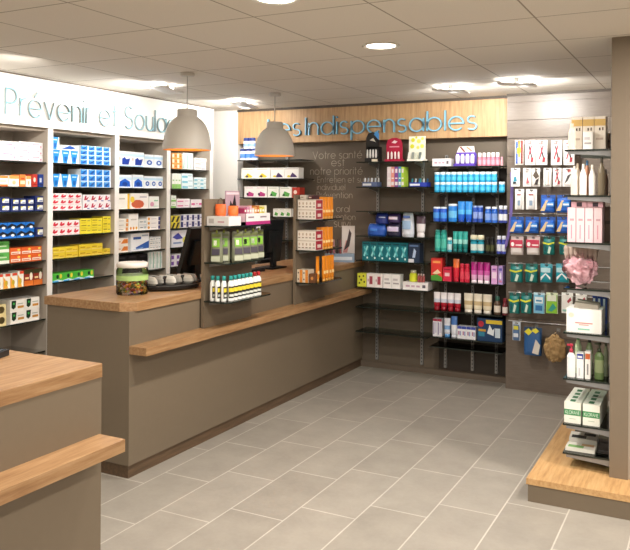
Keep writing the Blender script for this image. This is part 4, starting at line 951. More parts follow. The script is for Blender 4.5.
MB().tube([(-.01, -.02, -h * .07), (-.014, -.02, -.02), (0, 0, -.004), (.014, -.02, -.02), (.01, -.02, -h * .07)], .0018, mat('#cbb890')).build('cord', t)
MB().box(-.02, .02, -.03, -.028, -h * 1.0, -h * .9, mat('#efe9df')).build('tag', t)
# price rails carried across the panel
for k, (v, ul, ur) in enumerate([(213.5, 508.5, 575), (235, 508.5, 575), (263, 508.5, 575), (292, 508.5, 580), (320.5, 508.5, 580)]):
    a, b2 = on_y(ul, v, YR - .02), on_y(ur, v + 1, YR - .02)
    tag(MB().tube([(a[0], YR - .02, a[2]), (-.45, YR - .02, a[2])], .004, M_STEEL, 8).tube([(a[0], YR - .02, a[2]), (a[0], YR - .0005, a[2])], .003, M_STEEL, 6).build('cross_bar'),
        'thin steel cross bar on the hook panel above the ' + RN[k + 3].replace('row', 'row of packs'), 'bar')

# ------------------------------------------------------------------ shelf stand at the right on its oak platform
GX, GY = -.477, 4.33
t = thing('platform', 'low oak-topped platform with taupe sides under the right shelf stand', 'platform', (-.866, 4.105, 0))
MB().box(.008, 2.0, .006, 1.6, 0, .092, M_TAUPE).build('base', t)
MB().box(0, 2.0, 0, 1.62, .092, .124, M_OAK_PLAT).build('top_board', t, bev=.002)
t = thing('shelf_stand', 'tall taupe upright panel at the right carrying short glass shelves', 'shelving', (GX, GY, .1245))
gy1 = 1.2
MB().box(0, .092, 0, gy1, 0, CE - .126, mat('#7b6e5e', .5, vary=.03)).build('upright_panel', t)
MB().box(.092, .12, .015, gy1, 0, CE - .126, M_PART).build('side_panel', t)
GS = [(149, 149.5), (195, 195.5), (242, 243.5), (287, 291.5), (332, 336), (378, 383), (422.8, 430.4), (450.6, 461)]
gz = []
SY = 4.36
for a, b2 in GS:
    pa, pb = on_y(565.5, a, SY), on_y(608, b2, SY)
    z = (pa[2] + pb[2]) / 2; gz.append(z)
    zz = z - .1245
    xl = -.243
    sh = MB().box(xl, -.001, .033, .51, zz - .008, zz, M_GLASS).build('glass_shelf', t)
    MB().box(xl, -.001, .03, .033, zz - .009, zz + .0004, M_EDGE).box(xl - .003, xl, .03, .51, zz - .009, zz + .0004, M_EDGE).build('edge_strip', sh)
    for yy in (.034, .496):
        MB().prism([(-.001, zz - .009), (xl + .015, zz - .009), (xl + .015, zz - .024), (-.04, zz - .036), (-.001, zz - .042)], yy, yy + .012, mat('#8d8e90', .35, .3)).build('bracket', t)
for yy in (.05, .45):
    MB().box(-.008, -.0005, yy, yy + .03, .05, 2.2, M_GREYM).build('slotted_rail', t)
GN = ['top glass shelf', 'second glass shelf', 'third glass shelf', 'fourth glass shelf', 'fifth glass shelf', 'sixth glass shelf', 'seventh glass shelf', 'lowest glass shelf']
def gx(u, y=SY + .02): return on_y(u, 250, y)[0]
GD = lambda u: depth((gx(u), SY + .02, 0)) / F
def gp(u, i, y=0): return (gx(u, SY + .02 + y), SY + .02 + y, gz[i] + .0006)
def G(i, y, items): row({'k': 'B', 'at': SY + .02 + y, 'z': gz[i], 'hi': GX - .016}, GN[i] + ' of right stand', items)
def GT(i, y, items): rowb('B', SY + .02 + y, gz[i], GN[i] + ' of right stand', items)
ST['goldtop'] = ('#efe6da', [('r', 0, .72, 1, .92, '#d3b06a'), ('r', .42, .58, .56, .66, '#4a4038'), ('r', .7, .58, .82, .67, '#5a4c44'), ('r', .15, .3, .8, .36, '#c9b8ac')])
ST['brownbox'] = ('#7a6254', [('r', .3, .5, .9, .6, '#4a3a34')])
ST['leaflet'] = ('#f1f1ee', [('r', .25, .38, .75, .43, '#c98a8a'), ('r', .36, .31, .64, .35, '#cf9a98'), ('r', .33, .12, .67, .18, '#8cc9b4'), ('c', .14, .72, .08, .1, '#e9dac9')])
ST['greenband'] = ('#eeefe6', [('r', 0, .38, 1, .66, '#3f8f5a'), ('r', .3, .2, .7, .23, '#b4c4b4'), ('t', .3, .06, .62, .2, '#2f6f48'), ('t', .3, .28, .62, .42, '#2f6f48'), ('t', .3, .5, .62, .64, '#2f6f48'), ('t', .3, .72, .62, .86, '#2f6f48')])
G(0, .06, [(571, 605.5, 113.5, 147, 3, 1, 'goldtop', 'cream carton with gold band', 'carton', .1)])
GT(0, 0, [(567.5, 575, 122, 148.5, 1, lambda w, h: B_bottle(w, h, '#efe7da', '#e9ddca', .16, .5), 'ivory bottle at the front edge', 'bottle', 'bottle')])
G(0, .02, [(582.5, 592.8, 130.5, 148.5, 1, 1, 'whgry', 'short white carton before cream cartons', 'carton', .03)])
G(0, .2, [(603, 611, 129, 147, 1, 1, 'brownbox', 'brown carton against upright panel', 'carton', .08)])
WB = lambda c, k: (lambda w, h: B_bottle(w, h, c, k, .14, .32, None, .7))
GT(1, 0, [(570, 577.3, 165, 194.3, 1, WB('#efe6da', '#f1ece4'), 'ivory conical bottle', 'bottle', 'bottle'), (578.6, 586.3, 163, 194.5, 1, WB('#f1eeea', '#f0e9df'), 'white conical bottle', 'bottle', 'bottle'),
          (588, 595.3, 164, 194.8, 1, WB('#f3f1ef', '#efe9e0'), 'brighter white conical bottle', 'bottle', 'bottle'), (597, 605, 157, 195, 1, WB('#7d725e', '#4d483c'), 'olive brown bottle', 'bottle', 'bottle')])
GT(1, .1, [(583, 590, 158, 193, 1, WB('#d99a7a', '#5a9ad8'), 'peach bottle with blue cap', 'bottle', 'bottle'), (573, 581, 160, 192, 1, WB('#e9dcc9', '#d8cbb4'), 'beige bottle in second row', 'bottle', 'bottle'), (603, 608, 168, 194, 1, WB('#6a5142', '#3a2c26'), 'dark brown bottle', 'bottle', 'bottle')])
G(2, .0, [(567, 602, 207, 241.8, 4, 1, 'pinkbox', 'pale pink upright carton', 'carton', .12)])
G(2, .14, [(602.5, 611, 206, 241, 1, 1, 'brownbox', 'mauve brown carton beside pink cartons', 'carton', .1)])
zt = gz[2] + 34.8 * GD(585)
row({'k': 'B', 'at': SY + .03, 'z': zt + .002}, 'laid on pink cartons of right stand', [(571, 603, 200.5, 206, 2, 1, 'pinkdark', 'flat pink box with dark label', 'carton', .1)])
# pink bath puffs in a bag
def blob(name, parent, loc, r, sc, col, ns, st, seed, rough=.8):
    import bmesh
    bm = bmesh.new(); bmesh.ops.create_icosphere(bm, subdivisions=5, radius=r)
    from mathutils import noise as N
    for v in bm.verts:
        d = v.co.normalized()
        q = N.turbulence(v.co * ns + Vector((seed, seed * 2, 0)), 3, False) - .45
        v.co += d * q * st
        v.co = Vector((v.co.x * sc[0], v.co.y * sc[1], v.co.z * sc[2]))
    me = bpy.data.meshes.new(name); bm.to_mesh(me); bm.free()
    for p in me.polygons: p.use_smooth = True
    me.materials.append(mat(col, rough, vary=.12))
    o = bpy.data.objects.new(name, me); COL.objects.link(o); o.location = loc
    if parent: o.parent = parent
    return o
s_ = GD(583)
t = thing('bath_puff_bag', 'clear bag of fluffy pink bath puffs on the fourth glass shelf', 'bath puffs', gp(581, 3, .12))
blob('bath_puff', t, (.0, .0, 16 * s_), .088, (1.0, .8, .95), '#f7c6d1', 26, .03, 1)
blob('bath_puff', t, (-.045, .03, 22 * s_), .06, (1, .9, 1), '#f3bccb', 30, .025, 5)
blob('bath_puff', t, (.04, .02, 22 * s_), .055, (1, .9, 1), '#f3bfca', 30, .025, 9)
blob('bag_wrap', t, (.0, .0, 20 * s_), .1, (1, .85, 1.02), '#fffffe', 14, .03, 3)
for o in t.children:
    if o.name.startswith('bag_wrap'): o.data.materials[0] = M_BAG
mb = MB()
for k in range(7):
    a = -.075 + .025 * k
    mb.loft([(.008, .006, -.02), (.014, .014, .005), (.02, .012, .045), (.012, .005, .062)], mat('#bda99e', .7), 8)
    for i in range(len(mb.v) - 8 * 2 * 3 - 16, len(mb.v)): mb.v[i] = (mb.v[i][0] + a, mb.v[i][1], mb.v[i][2] + .002 * (k % 3))
mb.build('ruffled_top', t, (.0, .0, 30 * s_))
# leaflet box on the fifth shelf
G(4, 0, [(566, 601.5, 310, 334, 1, 1, 'leaflet', 'white open box of leaflets', 'leaflet_box', .16)])
zt = gz[4] + 24 * GD(584) + .001
for k in range(7):
    c = ['#a8a196', '#7c766c', '#d8d3c8', '#8f887c', '#c4beb2', '#6d675e', '#b8b2a6'][k]
    o = MB().prism([(-.055 + .01 * (k % 3), 0), (.075, 0), (.07, .02 + .006 * (k % 2)), (-.05, .03 + .005 * (k % 3))], 0, .004, mat(c)).build('leaflet', None, (gx(584), SY + .045 + k * .018, zt))
    tag(o, 'folded leaflet in the white open box, %s' % ['at the front', 'second from front', 'third from front', 'fourth from front', 'fifth from front', 'sixth from front', 'at the back'][k], 'leaflet', 'folded leaflets in the white open box')
G(4, .36, [(592, 607, 294, 330, 3, 1, 'navy', 'navy carton behind the leaflet box', 'carton', .08)])
GT(5, 0, [(566, 575, 345, 378.5, 1, lambda w, h: B_pump(w, h, '#efeef0', '#c22f4c', '#f3f2f4'), 'white pump bottle with red pump', 'pump_bottle', 'bottle')])
ST['bluelab'] = ('#eeeef0', [('r', .05, .76, .95, .96, '#2a3f9c'), ('r', .3, .1, .5, .4, '#c9c9d0'), ('r', .15, .8, .8, .88, '#e9ebf4')])
ST['orlab'] = ('#efeeec', [('r', .05, .72, .95, .92, '#c8643a'), ('r', .35, .15, .65, .55, '#8a8a8c')])
G(5, .01, [(576.2, 583.5, 353.5, 379, 1, 1, 'bluelab', 'white carton with blue label', 'carton', .05), (584.5, 590.3, 352, 379.6, 1, 1, 'orlab', 'white carton with orange label', 'carton', .05)])
GT(5, .02, [(593.5, 603.5, 342, 379, 1, lambda w, h: B_pump(w, h, '#5f7548', '#2f3a26', '#8d9a72'), 'green bottle with pump', 'pump_bottle', 'bottle')])
GT(5, .12, [(574, 581, 336, 376, 1, lambda w, h: B_bottle(w, h, '#b9cfa8', '#2f6a3c', .16, .45, '#d3dec6'), 'pale green bottle in back row', 'bottle', 'bottle'),
            (585, 592.5, 339, 377, 1, lambda w, h: B_bottle(w, h, '#9db58a', '#232a22', .16, .45, '#c4d2b4'), 'green bottle with black cap, back row', 'bottle', 'bottle'),
            (603, 608, 342, 378, 1, lambda w, h: B_bottle(w, h, '#a8b49a', '#5f6a58', .16, .45), 'grey green bottle by the upright', 'bottle', 'bottle')])
ST['green_long'] = ST['greenband']
G(6, 0, [(563.7, 580.8, 403.2, 424, 1, 1, 'greenband', 'left white carton with green band', 'carton', .36), (582.4, 599.8, 406.6, 428, 1, 1, 'greenband', 'right white carton with green band', 'carton', .36)])
for i, (u, vb) in enumerate([(572, 413), (591, 417)]):
    p = on_y(u, vb, SY + .02)
    mb = text_mesh('KLORANE', .013, .0028, .0006, mat('#cfe6d4'))
    wd = text_width('KLORANE') * .013
    k = (13.5 * GD(u)) / wd
    mb.v = [(v[0] * k, v[1], v[2] * .9) for v in mb.v]
    host = [o for o in COL.objects if o.name.startswith('carton') and o.get('label', '').startswith(('left white carton with green', 'right white carton with green')[i])][0]
    hz_ = max(v.co.z for v in host.data.vertices)
    o = mb.build('print', host, (-wd * k / 2, -.0008, hz_ * .52 - .0085))
# flat packs on the lowest shelf
def flat(label, u, y, rz, w, d, h, cols):
    t = thing('flat_pack', label, 'pack', (gx(u, SY + .02 + y), SY + .02 + y, gz[7] + .0008), rz)
    MB().box(-w / 2, w / 2, 0, d, 0, h, mat(cols[0], .35)).build('sleeve', t, bev=.003)
    MB().box(-w * .42, w * .1, d * .1, d * .5, h, h + .0008, mat(cols[1])).build('print', t)
    MB().box(w * .0, w * .42, d * .55, d * .9, h, h + .0008, mat(cols[2])).build('print', t)
flat('white flat pack with green print lying at the front of the lowest glass shelf', 581, .02, 0, .155, .1, .02, ['#e6e4dc', '#7fae6a', '#c9a27a'])
flat('white flat pack with black label lying on the back of the lowest glass shelf', 584, .15, .05, .15, .13, .035, ['#dedcd4', '#1d1d1f', '#2a2a2c'])

# ------------------------------------------------------------------ display towers on the counter
XT = -2.912                   # counter front plane
def tower(label, y0, y1, ztop, zs, rnd):
    t = thing('display_tower', label, 'display stand', (XT, y0, .7575))
    MB().box(0, .022, 0, y1 - y0, 0, ztop - .7575, M_TAUPE).build('panel', t)
    for z in zs:
        zz = z - .7575
        n = 7; W = y1 - y0; D = .205
        poly = [(.022, .0), (D - .06, 0)] + [(D - .06 + .06 * math.sin(k / n * PI / 2), .06 - .06 * math.cos(k / n * PI / 2)) for k in range(1, n + 1)] + [(D, W - .06)] + [(D - .06 + .06 * math.cos(k / n * PI / 2), W - .06 + .06 * math.sin(k / n * PI / 2)) for k in range(1, n + 1)] + [(.022, W)]
        sh = MB().prism(poly, zz - .008, zz, M_SMOKE, 'z', M_SMOKE).build('glass_shelf', t)
        e = MB()
        for k in range(len(poly) - 1):
            a, b2 = poly[k], poly[k + 1]
            e.prism([a, b2, (b2[0] + .0025, b2[1] - .001), (a[0] + .0025, a[1] - .001)], zz - .0085, zz + .0005, M_EDGE, 'z')
        e.build('edge_strip', sh)
        for yy in (.06, W - .06):
            MB().prism([(.022, zz - .009), (.15, zz - .009), (.15, zz - .014), (.022, zz - .035)], yy - .003, yy + .003, M_GREYM).build('bracket', t)
    return t
Y1a, Y1b, Y2a, Y2b = 4.0, 4.57, 5.21, 5.72
def ztow(u, v, y): return on_y(u, v, y)[2]
z1 = [ztow(215, v, Y1a) for v in (226, 263, 302)]
z2 = [ztow(305, v, Y2a) for v in (219.5, 250.5, 283)]
tower('taupe display tower on the counter with green pouches and white bottles', Y1a, Y1b, 1.59, z1, 1)
tower('taupe display tower farther along the counter with orange tubes', Y2a, Y2b, 1.62, z2, 1)
XA = XT + .024
# tower one, top shelf
def T1(x, y, i): return (XT + x, y, z1[i] + .0006)
t = thing('gift_bag', 'small orange bag with dark loop handle, left on the near tower', 'bag', T1(.065, Y1a + .12, 0), .5)
zb = .062
def orange_bag(t, c):
    MB().loft([(.033, .022, zb), (.036, .025, zb + .02), (.036, .02, zb + .05), (.034, .006, zb + .075)], mat(c, .5), 14).build('body', t)
    MB().tube([(-.018, 0, zb + .07), (-.016, 0, zb + .1), (0, 0, zb + .115), (.016, 0, zb + .1), (.018, 0, zb + .07)], .003, mat('#4a241c')).build('handle', t)
t.location.z += 0
orange_bag(t, '#e0652a')
t2 = thing('gift_bag', 'second orange bag without visible loop on the near tower', 'bag', T1(.13, Y1a + .17, 0), .5)
MB().loft([(.03, .022, zb), (.034, .025, zb + .02), (.034, .02, zb + .045), (.032, .006, zb + .065)], mat('#e2702f', .5), 14).build('body', t2)
o = MB().box(-.085, .085, 0, .14, 0, .06, mat('#e6e4e2', .4)).box(-.07, -.03, -.0006, 0, .015, .045, mat('#b9b4b2')).box(.0, .05, -.0006, 0, .02, .03, mat('#c9a0a8')).build('carton', None, T1(.112, Y1a + .02, 0), .0)
tag(o, 'flat white box under the orange bags on the near tower', 'box')
dx = thing('product_display', 'white and magenta counter display holding coloured packs on the near tower', 'display', T1(.2, Y1a + .215, 0), PI / 2)
Wd = .31
MB().box(0, Wd, 0, .003, 0, .075, mat('#e9e2e4', .4)).box(0, Wd, -.0008, 0, 0, .022, mat('#b3307a')).box(.03, .1, -.0008, 0, .045, .055, mat('#8a7a84')).box(.18, .26, -.0008, 0, .045, .055, mat('#8a7a84')).box(
    0, .003, 0, .17, 0, .075, mat('#e2c3d0')).box(0, .003, .0, .17, 0, .02, mat('#b3307a')).box(Wd - .003, Wd, 0, .17, 0, .075, mat('#e9e2e4')).box(0, Wd, 0, .17, 0, .003, mat('#e9e2e4')).build('tray', dx)
hc = MB().box(-.01, .16, .155, .159, .003, .225, mat('#b79aa8', .4))
hc.prism([(.03, .1), (.05, .16), (.07, .13), (.1, .2), (.12, .12), (.14, .1)], .1535, .155, mat('#1c1519')).box(.0, .15, .153, .155, .2, .215, mat('#e6d3dc'))
hc.build('header_card', dx)
for k, c in enumerate(['#a83a64', '#c98aa4', '#d9a9b4', '#e3c9c4', '#d9a05a', '#b96a2c', '#e3d26a', '#c9c04a', '#e9e0c4']):
    MB().box(.012 + .032 * k, .012 + .032 * k + .026, .02, .1, .004, .11 + .008 * (k % 3), mat(c, .4)).box(.016 + .032 * k, .034 + .032 * k, .0192, .02, .085, .1, mat('#f3ece6')).build('pack', dx)
# tower one, pouches on the middle shelf
def pouch():
    t = thing('refill_pouch', '', 'pouch', (0, 0, 0))
    w, h = .082, .195
    MB().loft([(w * .5, .022, 0), (w * .52, .026, h * .1), (w * .5, .018, h * .45), (w * .47, .008, h * .75), (w * .45, .003, h)], mat('#787b64', .3), 16).build('body', t)
    p = MB()
    def q(x0, z0, x1, z1, c):
        yy = lambda z: -.027 + .022 * max(0, z / h - .1)
        p.add([(x0, yy(z0) - .0012, z0), (x1, yy(z0) - .0012, z0), (x1, yy(z1) - .0012, z1), (x0, yy(z1) - .0012, z1)], [(0, 1, 2, 3)], mat(c, .35))
    q(-w * .36, h * .03, w * .36, h * .2, '#b9bda6'); q(-w * .3, h * .5, w * .3, h * .78, '#7db53a'); q(-w * .2, h * .55, w * .05, h * .72, '#f0f4e2'); q(-w * .32, h * .24, w * .32, h * .44, '#453f4c')
    q(-w * .38, h * .84, w * .38, h * .93, '#5c6430')
    p.build('print', t)
    MB().lathe([(.008, h - .01), (.008, h + .008), (.006, h + .012)], mat('#8a9438', .35), 10).build('cap', t)
    return t
pr = None
for k, (x, y, rz, tx) in enumerate([(.082, Y1a + .055, .3, 'grey-green pouch at the near left end'), (.085, Y1a + .13, .6, 'grey-green pouch second from the near end'), (.155, Y1a + .185, .95, 'green-printed pouch at the front of the row'),
                                    (.155, Y1a + .278, 1.0, 'green-printed pouch behind the front one'), (.155, Y1a + .373, 1.0, 'green-printed pouch fourth along the row'), (.14, Y1a + .47, 1.1, 'green-printed pouch at the far end')]):
    if pr is None: pr = pouch(); tag(pr, tx + ', near tower', 'pouch', 'refill pouches on the near tower'); pr.location = T1(x, y, 1); pr.rotation_euler = (0, 0, rz)
    else: dup(pr, T1(x, y, 1), rz, tx + ', near tower')
# tower one, white bottles
def tbottle(cap):
    t = thing('bottle', '', 'bottle')
    W_ = mat('#eef0ec', .3)
    MB().loft([(.019, .015, 0), (.021, .017, .004), (.021, .017, .1, W_), (.02, .016, .115), (.012, .012, .13), (.01, .01, .134)], W_, 14).build('body', t)
    MB().lathe([(.0125, .134), (.0125, .158), (.011, .162)], mat(cap, .35), 10).build('cap', t)
    def cyl(z0, z1, c, a0, a1):
        v = []
        for k in range(7):
            a = math.radians(a0 + (a1 - a0) * k / 6)
            v += [(.0214 * math.cos(a), .0174 * math.sin(a), z0), (.0214 * math.cos(a), .0174 * math.sin(a), z1)]
        return v, [(2 * k, 2 * k + 2, 2 * k + 3, 2 * k + 1) for k in range(6)], mat(c, .4)
    lb = MB(); lb.add(*cyl(.02, .095, '#1c1e20', 205, 335)); 
    v, f_, m_ = cyl(.06, .085, '#e3cf3a', 215, 325); lb.add([(a * 1.02, b2 * 1.02, c) for a, b2, c in v], f_, m_)
    v, f_, m_ = cyl(.03, .045, '#d9ddd6', 225, 315); lb.add([(a * 1.02, b2 * 1.02, c) for a, b2, c in v], f_, m_)
    lb.build('label_wrap', t)
    return t
pr = None
for k in range(9):
    x = .05 + .04 * min(k, 3); y = Y1a + .035 + (0 if k < 3 else .047 * (k - 3) + .012)
    x, y = [(.065, .035), (.105, .035), (.145, .045), (.172, .085), (.172, .132), (.172, .179), (.172, .226), (.172, .273), (.172, .32)][k]
    w_ = ['nearest the panel', 'second from the panel', 'third from the panel', 'at the shelf corner', 'first along the front', 'second along the front', 'third along the front', 'fourth along the front', 'fifth along the front'][k]
    rz = 1.7 if k < 3 else 1.0
    lb = 'white bottle with teal cap %s, near tower bottom shelf' % w_
    if pr is None: pr = tbottle('#2f9c98'); pr.location = T1(x, Y1a + y, 2); pr.rotation_euler = (0, 0, rz); tag(pr, lb, 'bottle', 'white teal-capped bottles on the near tower')
    else: dup(pr, T1(x, Y1a + y, 2), rz, lb)
pr = None
for k, y in enumerate((.372, .42)):
    lb = 'white bottle with red cap, %s, near tower bottom shelf' % ('nearer one', 'farther one')[k]
    if pr is None: pr = tbottle('#b8262c'); pr.location = T1(.172, Y1a + y, 2); pr.rotation_euler = (0, 0, 1.0); tag(pr, lb, 'bottle', 'white red-capped bottles on the near tower')
    else: dup(pr, T1(.172, Y1a + y, 2), 1.0, lb)
# tower two
def T2(x, y, i): return (XT + x, Y2a + y, z2[i] + .0006)
ST['whcol'] = ('#e6e0d6', [('c', .5, .6, .22, .16, '#b9a894'), ('r', .2, .2, .8, .32, '#8f8478'), ('r', 0, .9, 1, 1, '#c9bfb2')])
TWN = ['top', 'middle']
for i in (0, 1):
    for l in range(2):
        for k in range(5):
            lb = lab('cream box', nth(k, 5), layer(l, 2), TWN[i] + ' shelf of far tower')
            loc = T2(.045 + .032 * k, .02, i); loc = (loc[0], loc[1], loc[2] + l * .078)
            if i == l == k == 0:
                pr = thing('carton', lb, 'box', loc, 0, 'cream boxes on the far tower')
                mb = carton_mesh(.0315, .12, .0772, *ST['whcol']); mb.build('box_body', pr)
                MB().add([(.016, .004, .004), (.016, .116, .004), (.016, .116, .073), (.016, .004, .073)], [(0, 1, 2, 3)], mat('#b32a3c', .4)).add([(.0163, .03, .02), (.0163, .09, .02), (.0163, .09, .045), (.0163, .03, .045)], [(0, 1, 2, 3)], mat('#f0e2d6')).build('end_print', pr)
            else: dup(pr, loc, 0, lb)
o = carton_mesh(.05, .1, .032, '#cfc8bd', [('r', .1, .3, .6, .6, '#8f8678')]).build('carton', None, (T2(.075, .02, 0)[0], Y2a + .02, z2[0] + .1585)); tag(o, 'small grey box lying on the cream boxes of far tower', 'box')
o = carton_mesh(.046, .1, .03, '#4a2428', [('r', .1, .3, .6, .6, '#d9c4b8')]).build('carton', None, (T2(.145, .02, 0)[0], Y2a + .02, z2[0] + .1585)); tag(o, 'small maroon box lying on the cream boxes of far tower', 'box')
def otube(h):
    t = thing('cosmetic_tube', '', 'tube')
    O = mat('#e58a1c', .3)
    MB().loft([(.012, .012, .02, O), (.015, .014, .03, O), (.016, .013, h * .5, O), (.017, .006, h * .85, O), (.0175, .002, h, O)], O, 14).build('body', t)
    MB().lathe([(.012, 0), (.0135, .003), (.0125, .02)], mat('#e2a24a', .35), 10).build('cap', t)
    MB().box(-.009, .009, -.0152, -.0142, h * .3, h * .42, mat('#f6d79a')).build('print', t)
    return t
pr = None
for i, h, n in ((0, .175, 4), (1, .175, 4), (2, .2, 5)):
    pr = None
    for k in range(n):
        for r_ in range(2 if i < 2 else 1):
            y = .16 + .05 * k + (.0 if i < 2 else -.03) + .006 * r_; x = .18 - .045 * r_ - (.03 * (k == 0) if i == 2 else 0)
            lb = lab('orange tube', ['nearest', 'second', 'third', 'fourth', 'fifth'][k] + ' along', ('front rank', 'back rank')[r_] if i < 2 else '', ('top', 'middle', 'bottom')[i] + ' shelf of far tower')
            if pr is None: pr = otube(h); pr.location = T2(x, y, i); pr.rotation_euler = (0, 0, 1.2); tag(pr, lb, 'tube', 'orange tubes on the far tower')
            else: dup(pr, T2(x, y, i), 1.2 - .15 * (k % 3), lb, 'orange tubes on the far tower')
pr = None
for k in range(4):
    lb = 'pale orange-striped box %s, bottom shelf of far tower' % ('lower left', 'lower right', 'upper left', 'upper right')[k]
    loc = T2(.05 + .05 * (k % 2), .02, 2); loc = (loc[0], loc[1], loc[2] + .05 * (k // 2))
    if pr is None: pr = carton_mesh(.048, .1, .049, '#d9cdb8', [('r', .5, 0, 1, 1, '#d98a3a'), ('c', .25, .5, .12, .15, '#5a4a3c')]).build('carton', None, loc); tag(pr, lb, 'box', 'striped boxes on the far tower')
    else: dup(pr, loc, 0, lb)
o = carton_mesh(.05, .06, .07, '#6b4226', [('c', .5, .5, .2, .2, '#c98a4a')]).build('carton', None, T2(.155, .03, 2), .2); tag(o, 'brown box at the corner of far tower bottom shelf', 'box')

# ------------------------------------------------------------------ on the counter
WT = 1.0005
p = on_z(130, 294, 1.0)
t = thing('candy_tub', 'clear plastic tub of colourful sweets with pale lid on the counter corner', 'tub', (p[0], p[1] + .02, WT))
rr = .098
MB().lathe([(rr * .96, 0), (rr, .008), (rr, .15), (rr * .9, .165)], M_CLEAR, 24).build('jar', t)
MB().lathe([(rr * .93, .166), (rr * .98, .168), (rr * .98, .19), (rr * .9, .196)], mat('#ece8e2', .4), 24).build('lid', t)
MB().loft([(rr * 1.005, rr * 1.005, .088), (rr * 1.006, rr * 1.006, .118)], mat('#a9cc7e', .4), 24).build('band', t)
sw = []
cols = ['#d8a63c', '#a84a36', '#ecd65a', '#7c9a4a', '#e3a3b4', '#9a6a3a', '#ec8a3a', '#b0cc5a', '#f0e2c4']
for k in range(150):
    a = random.uniform(0, 2 * PI); q = rr * .84 * math.sqrt(random.uniform(.35, 1)); sw.append((q * math.cos(a), q * math.sin(a), random.uniform(.014, .095), random.choice(cols)))
mb = MB()
for x, y, z, c in sw:
    r_ = .0145
    mb.add([(x + r_ * dx_, y + r_ * dy_, z + r_ * dz_ * .8) for dx_, dy_, dz_ in [(1, 0, 0), (-1, 0, 0), (0, 1, 0), (0, -1, 0), (0, 0, 1), (0, 0, -1)]], [(0, 2, 4), (2, 1, 4), (1, 3, 4), (3, 0, 4), (2, 0, 5), (1, 2, 5), (3, 1, 5), (0, 3, 5)], mat(c, .35), True)
o = mb.build('sweets', t); o['kind'] = 'stuff'
# black tray of glasses cases
p = on_z(176, 288, 1.0)
t = thing('display_tray', 'shallow black tray on the counter beside the candy tub', 'tray', (-3.17, 3.985, WT), 1.15)
MB().loft([(.2, .14, 0), (.215, .155, .012), (.22, .16, .03)], mat('#101012', .5), 28).build('tray_body', t)
tr_m = t.matrix_basis.copy() if False else Matrix.Translation(t.location) @ Matrix.Rotation(1.15, 4, 'Z')
pr = None
for k, (x, y, r_, c) in enumerate([(-.15, -.02, .3, '#b9b6ae'), (-.085, .01, .2, '#8f8c86'), (-.02, -.02, .35, '#cfccc4'), (.045, .01, .25, '#a8a59e'), (.11, -.02, .3, '#c4c1b8'), (.165, .01, .15, '#86837c')]):
    q = tr_m @ Vector((x, y, .0315))
    t2 = thing('glasses_case', 'grey and black case %s the black counter tray' % ['at the left of', 'second along in', 'third along in', 'fourth along in', 'fifth along in', 'at the right of'][k], 'case', q, 1.15 + r_, 'grey cases in the black tray')
    MB().loft([(.016, .065, 0), (.026, .085, .015), (.024, .08, .036), (.01, .06, .056)], mat(c, .45), 16).build('shell', t2)
    MB().loft([(.0275, .03, .006), (.028, .036, .018), (.026, .034, .038), (.014, .024, .054)], mat('#1a1a1c', .4), 14).build('band', t2)
# monitors facing the staff side
def monitor(name, label, loc, rz, tilt, w, h, st=.1):
    t = thing(name, label, 'monitor', loc, rz)
    M_ = mat('#0d0d0e', .45, vary=.02)
    def rot(mb, z0):
        mb.v = [(x, y * math.cos(tilt) - (z - z0) * math.sin(tilt), z0 + y * math.sin(tilt) + (z - z0) * math.cos(tilt)) for x, y, z in mb.v]; return mb
    rot(MB().box(-w / 2, w / 2, -.018, .018, st, st + h, M_).box(-w * .3, w * .3, .018, .04, st + h * .25, st + h * .75, M_), st + .05).build('housing', t, bev=.004)
    rot(MB().box(-w / 2 + .012, w / 2 - .012, -.0188, -.018, st + .012, st + h - .012, mat('#1d2630', .2)), st + .05).build('screen', t)
    MB().box(-.03, .03, .02, .05, .008, st + h * .5, M_).build('stand_neck', t)
    MB().box(-.12, .12, -.07, .1, 0, .012, M_).build('stand_foot', t, bev=.003)
monitor('computer_monitor', 'black monitor on the counter left of the near display tower', (-3.3, 4.42, WT), -PI / 2, -.3, .3, .36, .04)
monitor('computer_monitor', 'black monitor on the counter between the two display towers', (-3.3, 5.5, WT), -PI / 2, -.1, .32, .36, .05)
p = on_z(272, 268, 1.0)
t = thing('keyboard', 'black keyboard in front of the monitor between the towers', 'keyboard', (-3.3, 5.12, WT), 1.2)
MB().box(-.16, .16, -.055, .055, 0, .016, mat('#131314', .5)).build('base', t, bev=.003)
mb = MB()
for r_ in range(4):
    for k in range(13): mb.box(-.15 + .0231 * k, -.15 + .0231 * k + .019, -.045 + .023 * r_, -.045 + .023 * r_ + .018, .016, .021, mat('#222225', .5))
mb.build('keys', t)
t = thing('cosmetics_rack', 'cosmetics rack with tall picture card on the far end of the counter', 'display', (-3.06, 6.28, WT), .4)
MB().box(-.1, .17, 0, .12, 0, .075, mat('#7f96ae', .4)).box(-.08, .15, -.0008, 0, .02, .05, mat('#c3d0dc')).build('tray', t)
MB().box(.05, .17, .115, .12, .076, .33, mat('#d9d3cf', .4)).prism([(.07, .1), (.1, .2), (.12, .3), (.14, .26), (.12, .14)], .113, .115, mat('#3a2a2c')).prism([(.06, .08), (.1, .08), (.12, .16), (.09, .2)], .1135, .115, mat('#c98a84')).build('picture_card', t)
for k in range(5):
    MB().lathe([(.009, .076), (.01, .08), (.01, .15), (.006, .155), (.006, .2 + .01 * (k % 2)), (.0, .21)], mat(['#3a2026', '#6a2a34', '#a8707a', '#2a1c20', '#8a4a50'][k], .3), 8, cx=-.08 + .03 * k, cy=.04).build('lipstick', t)
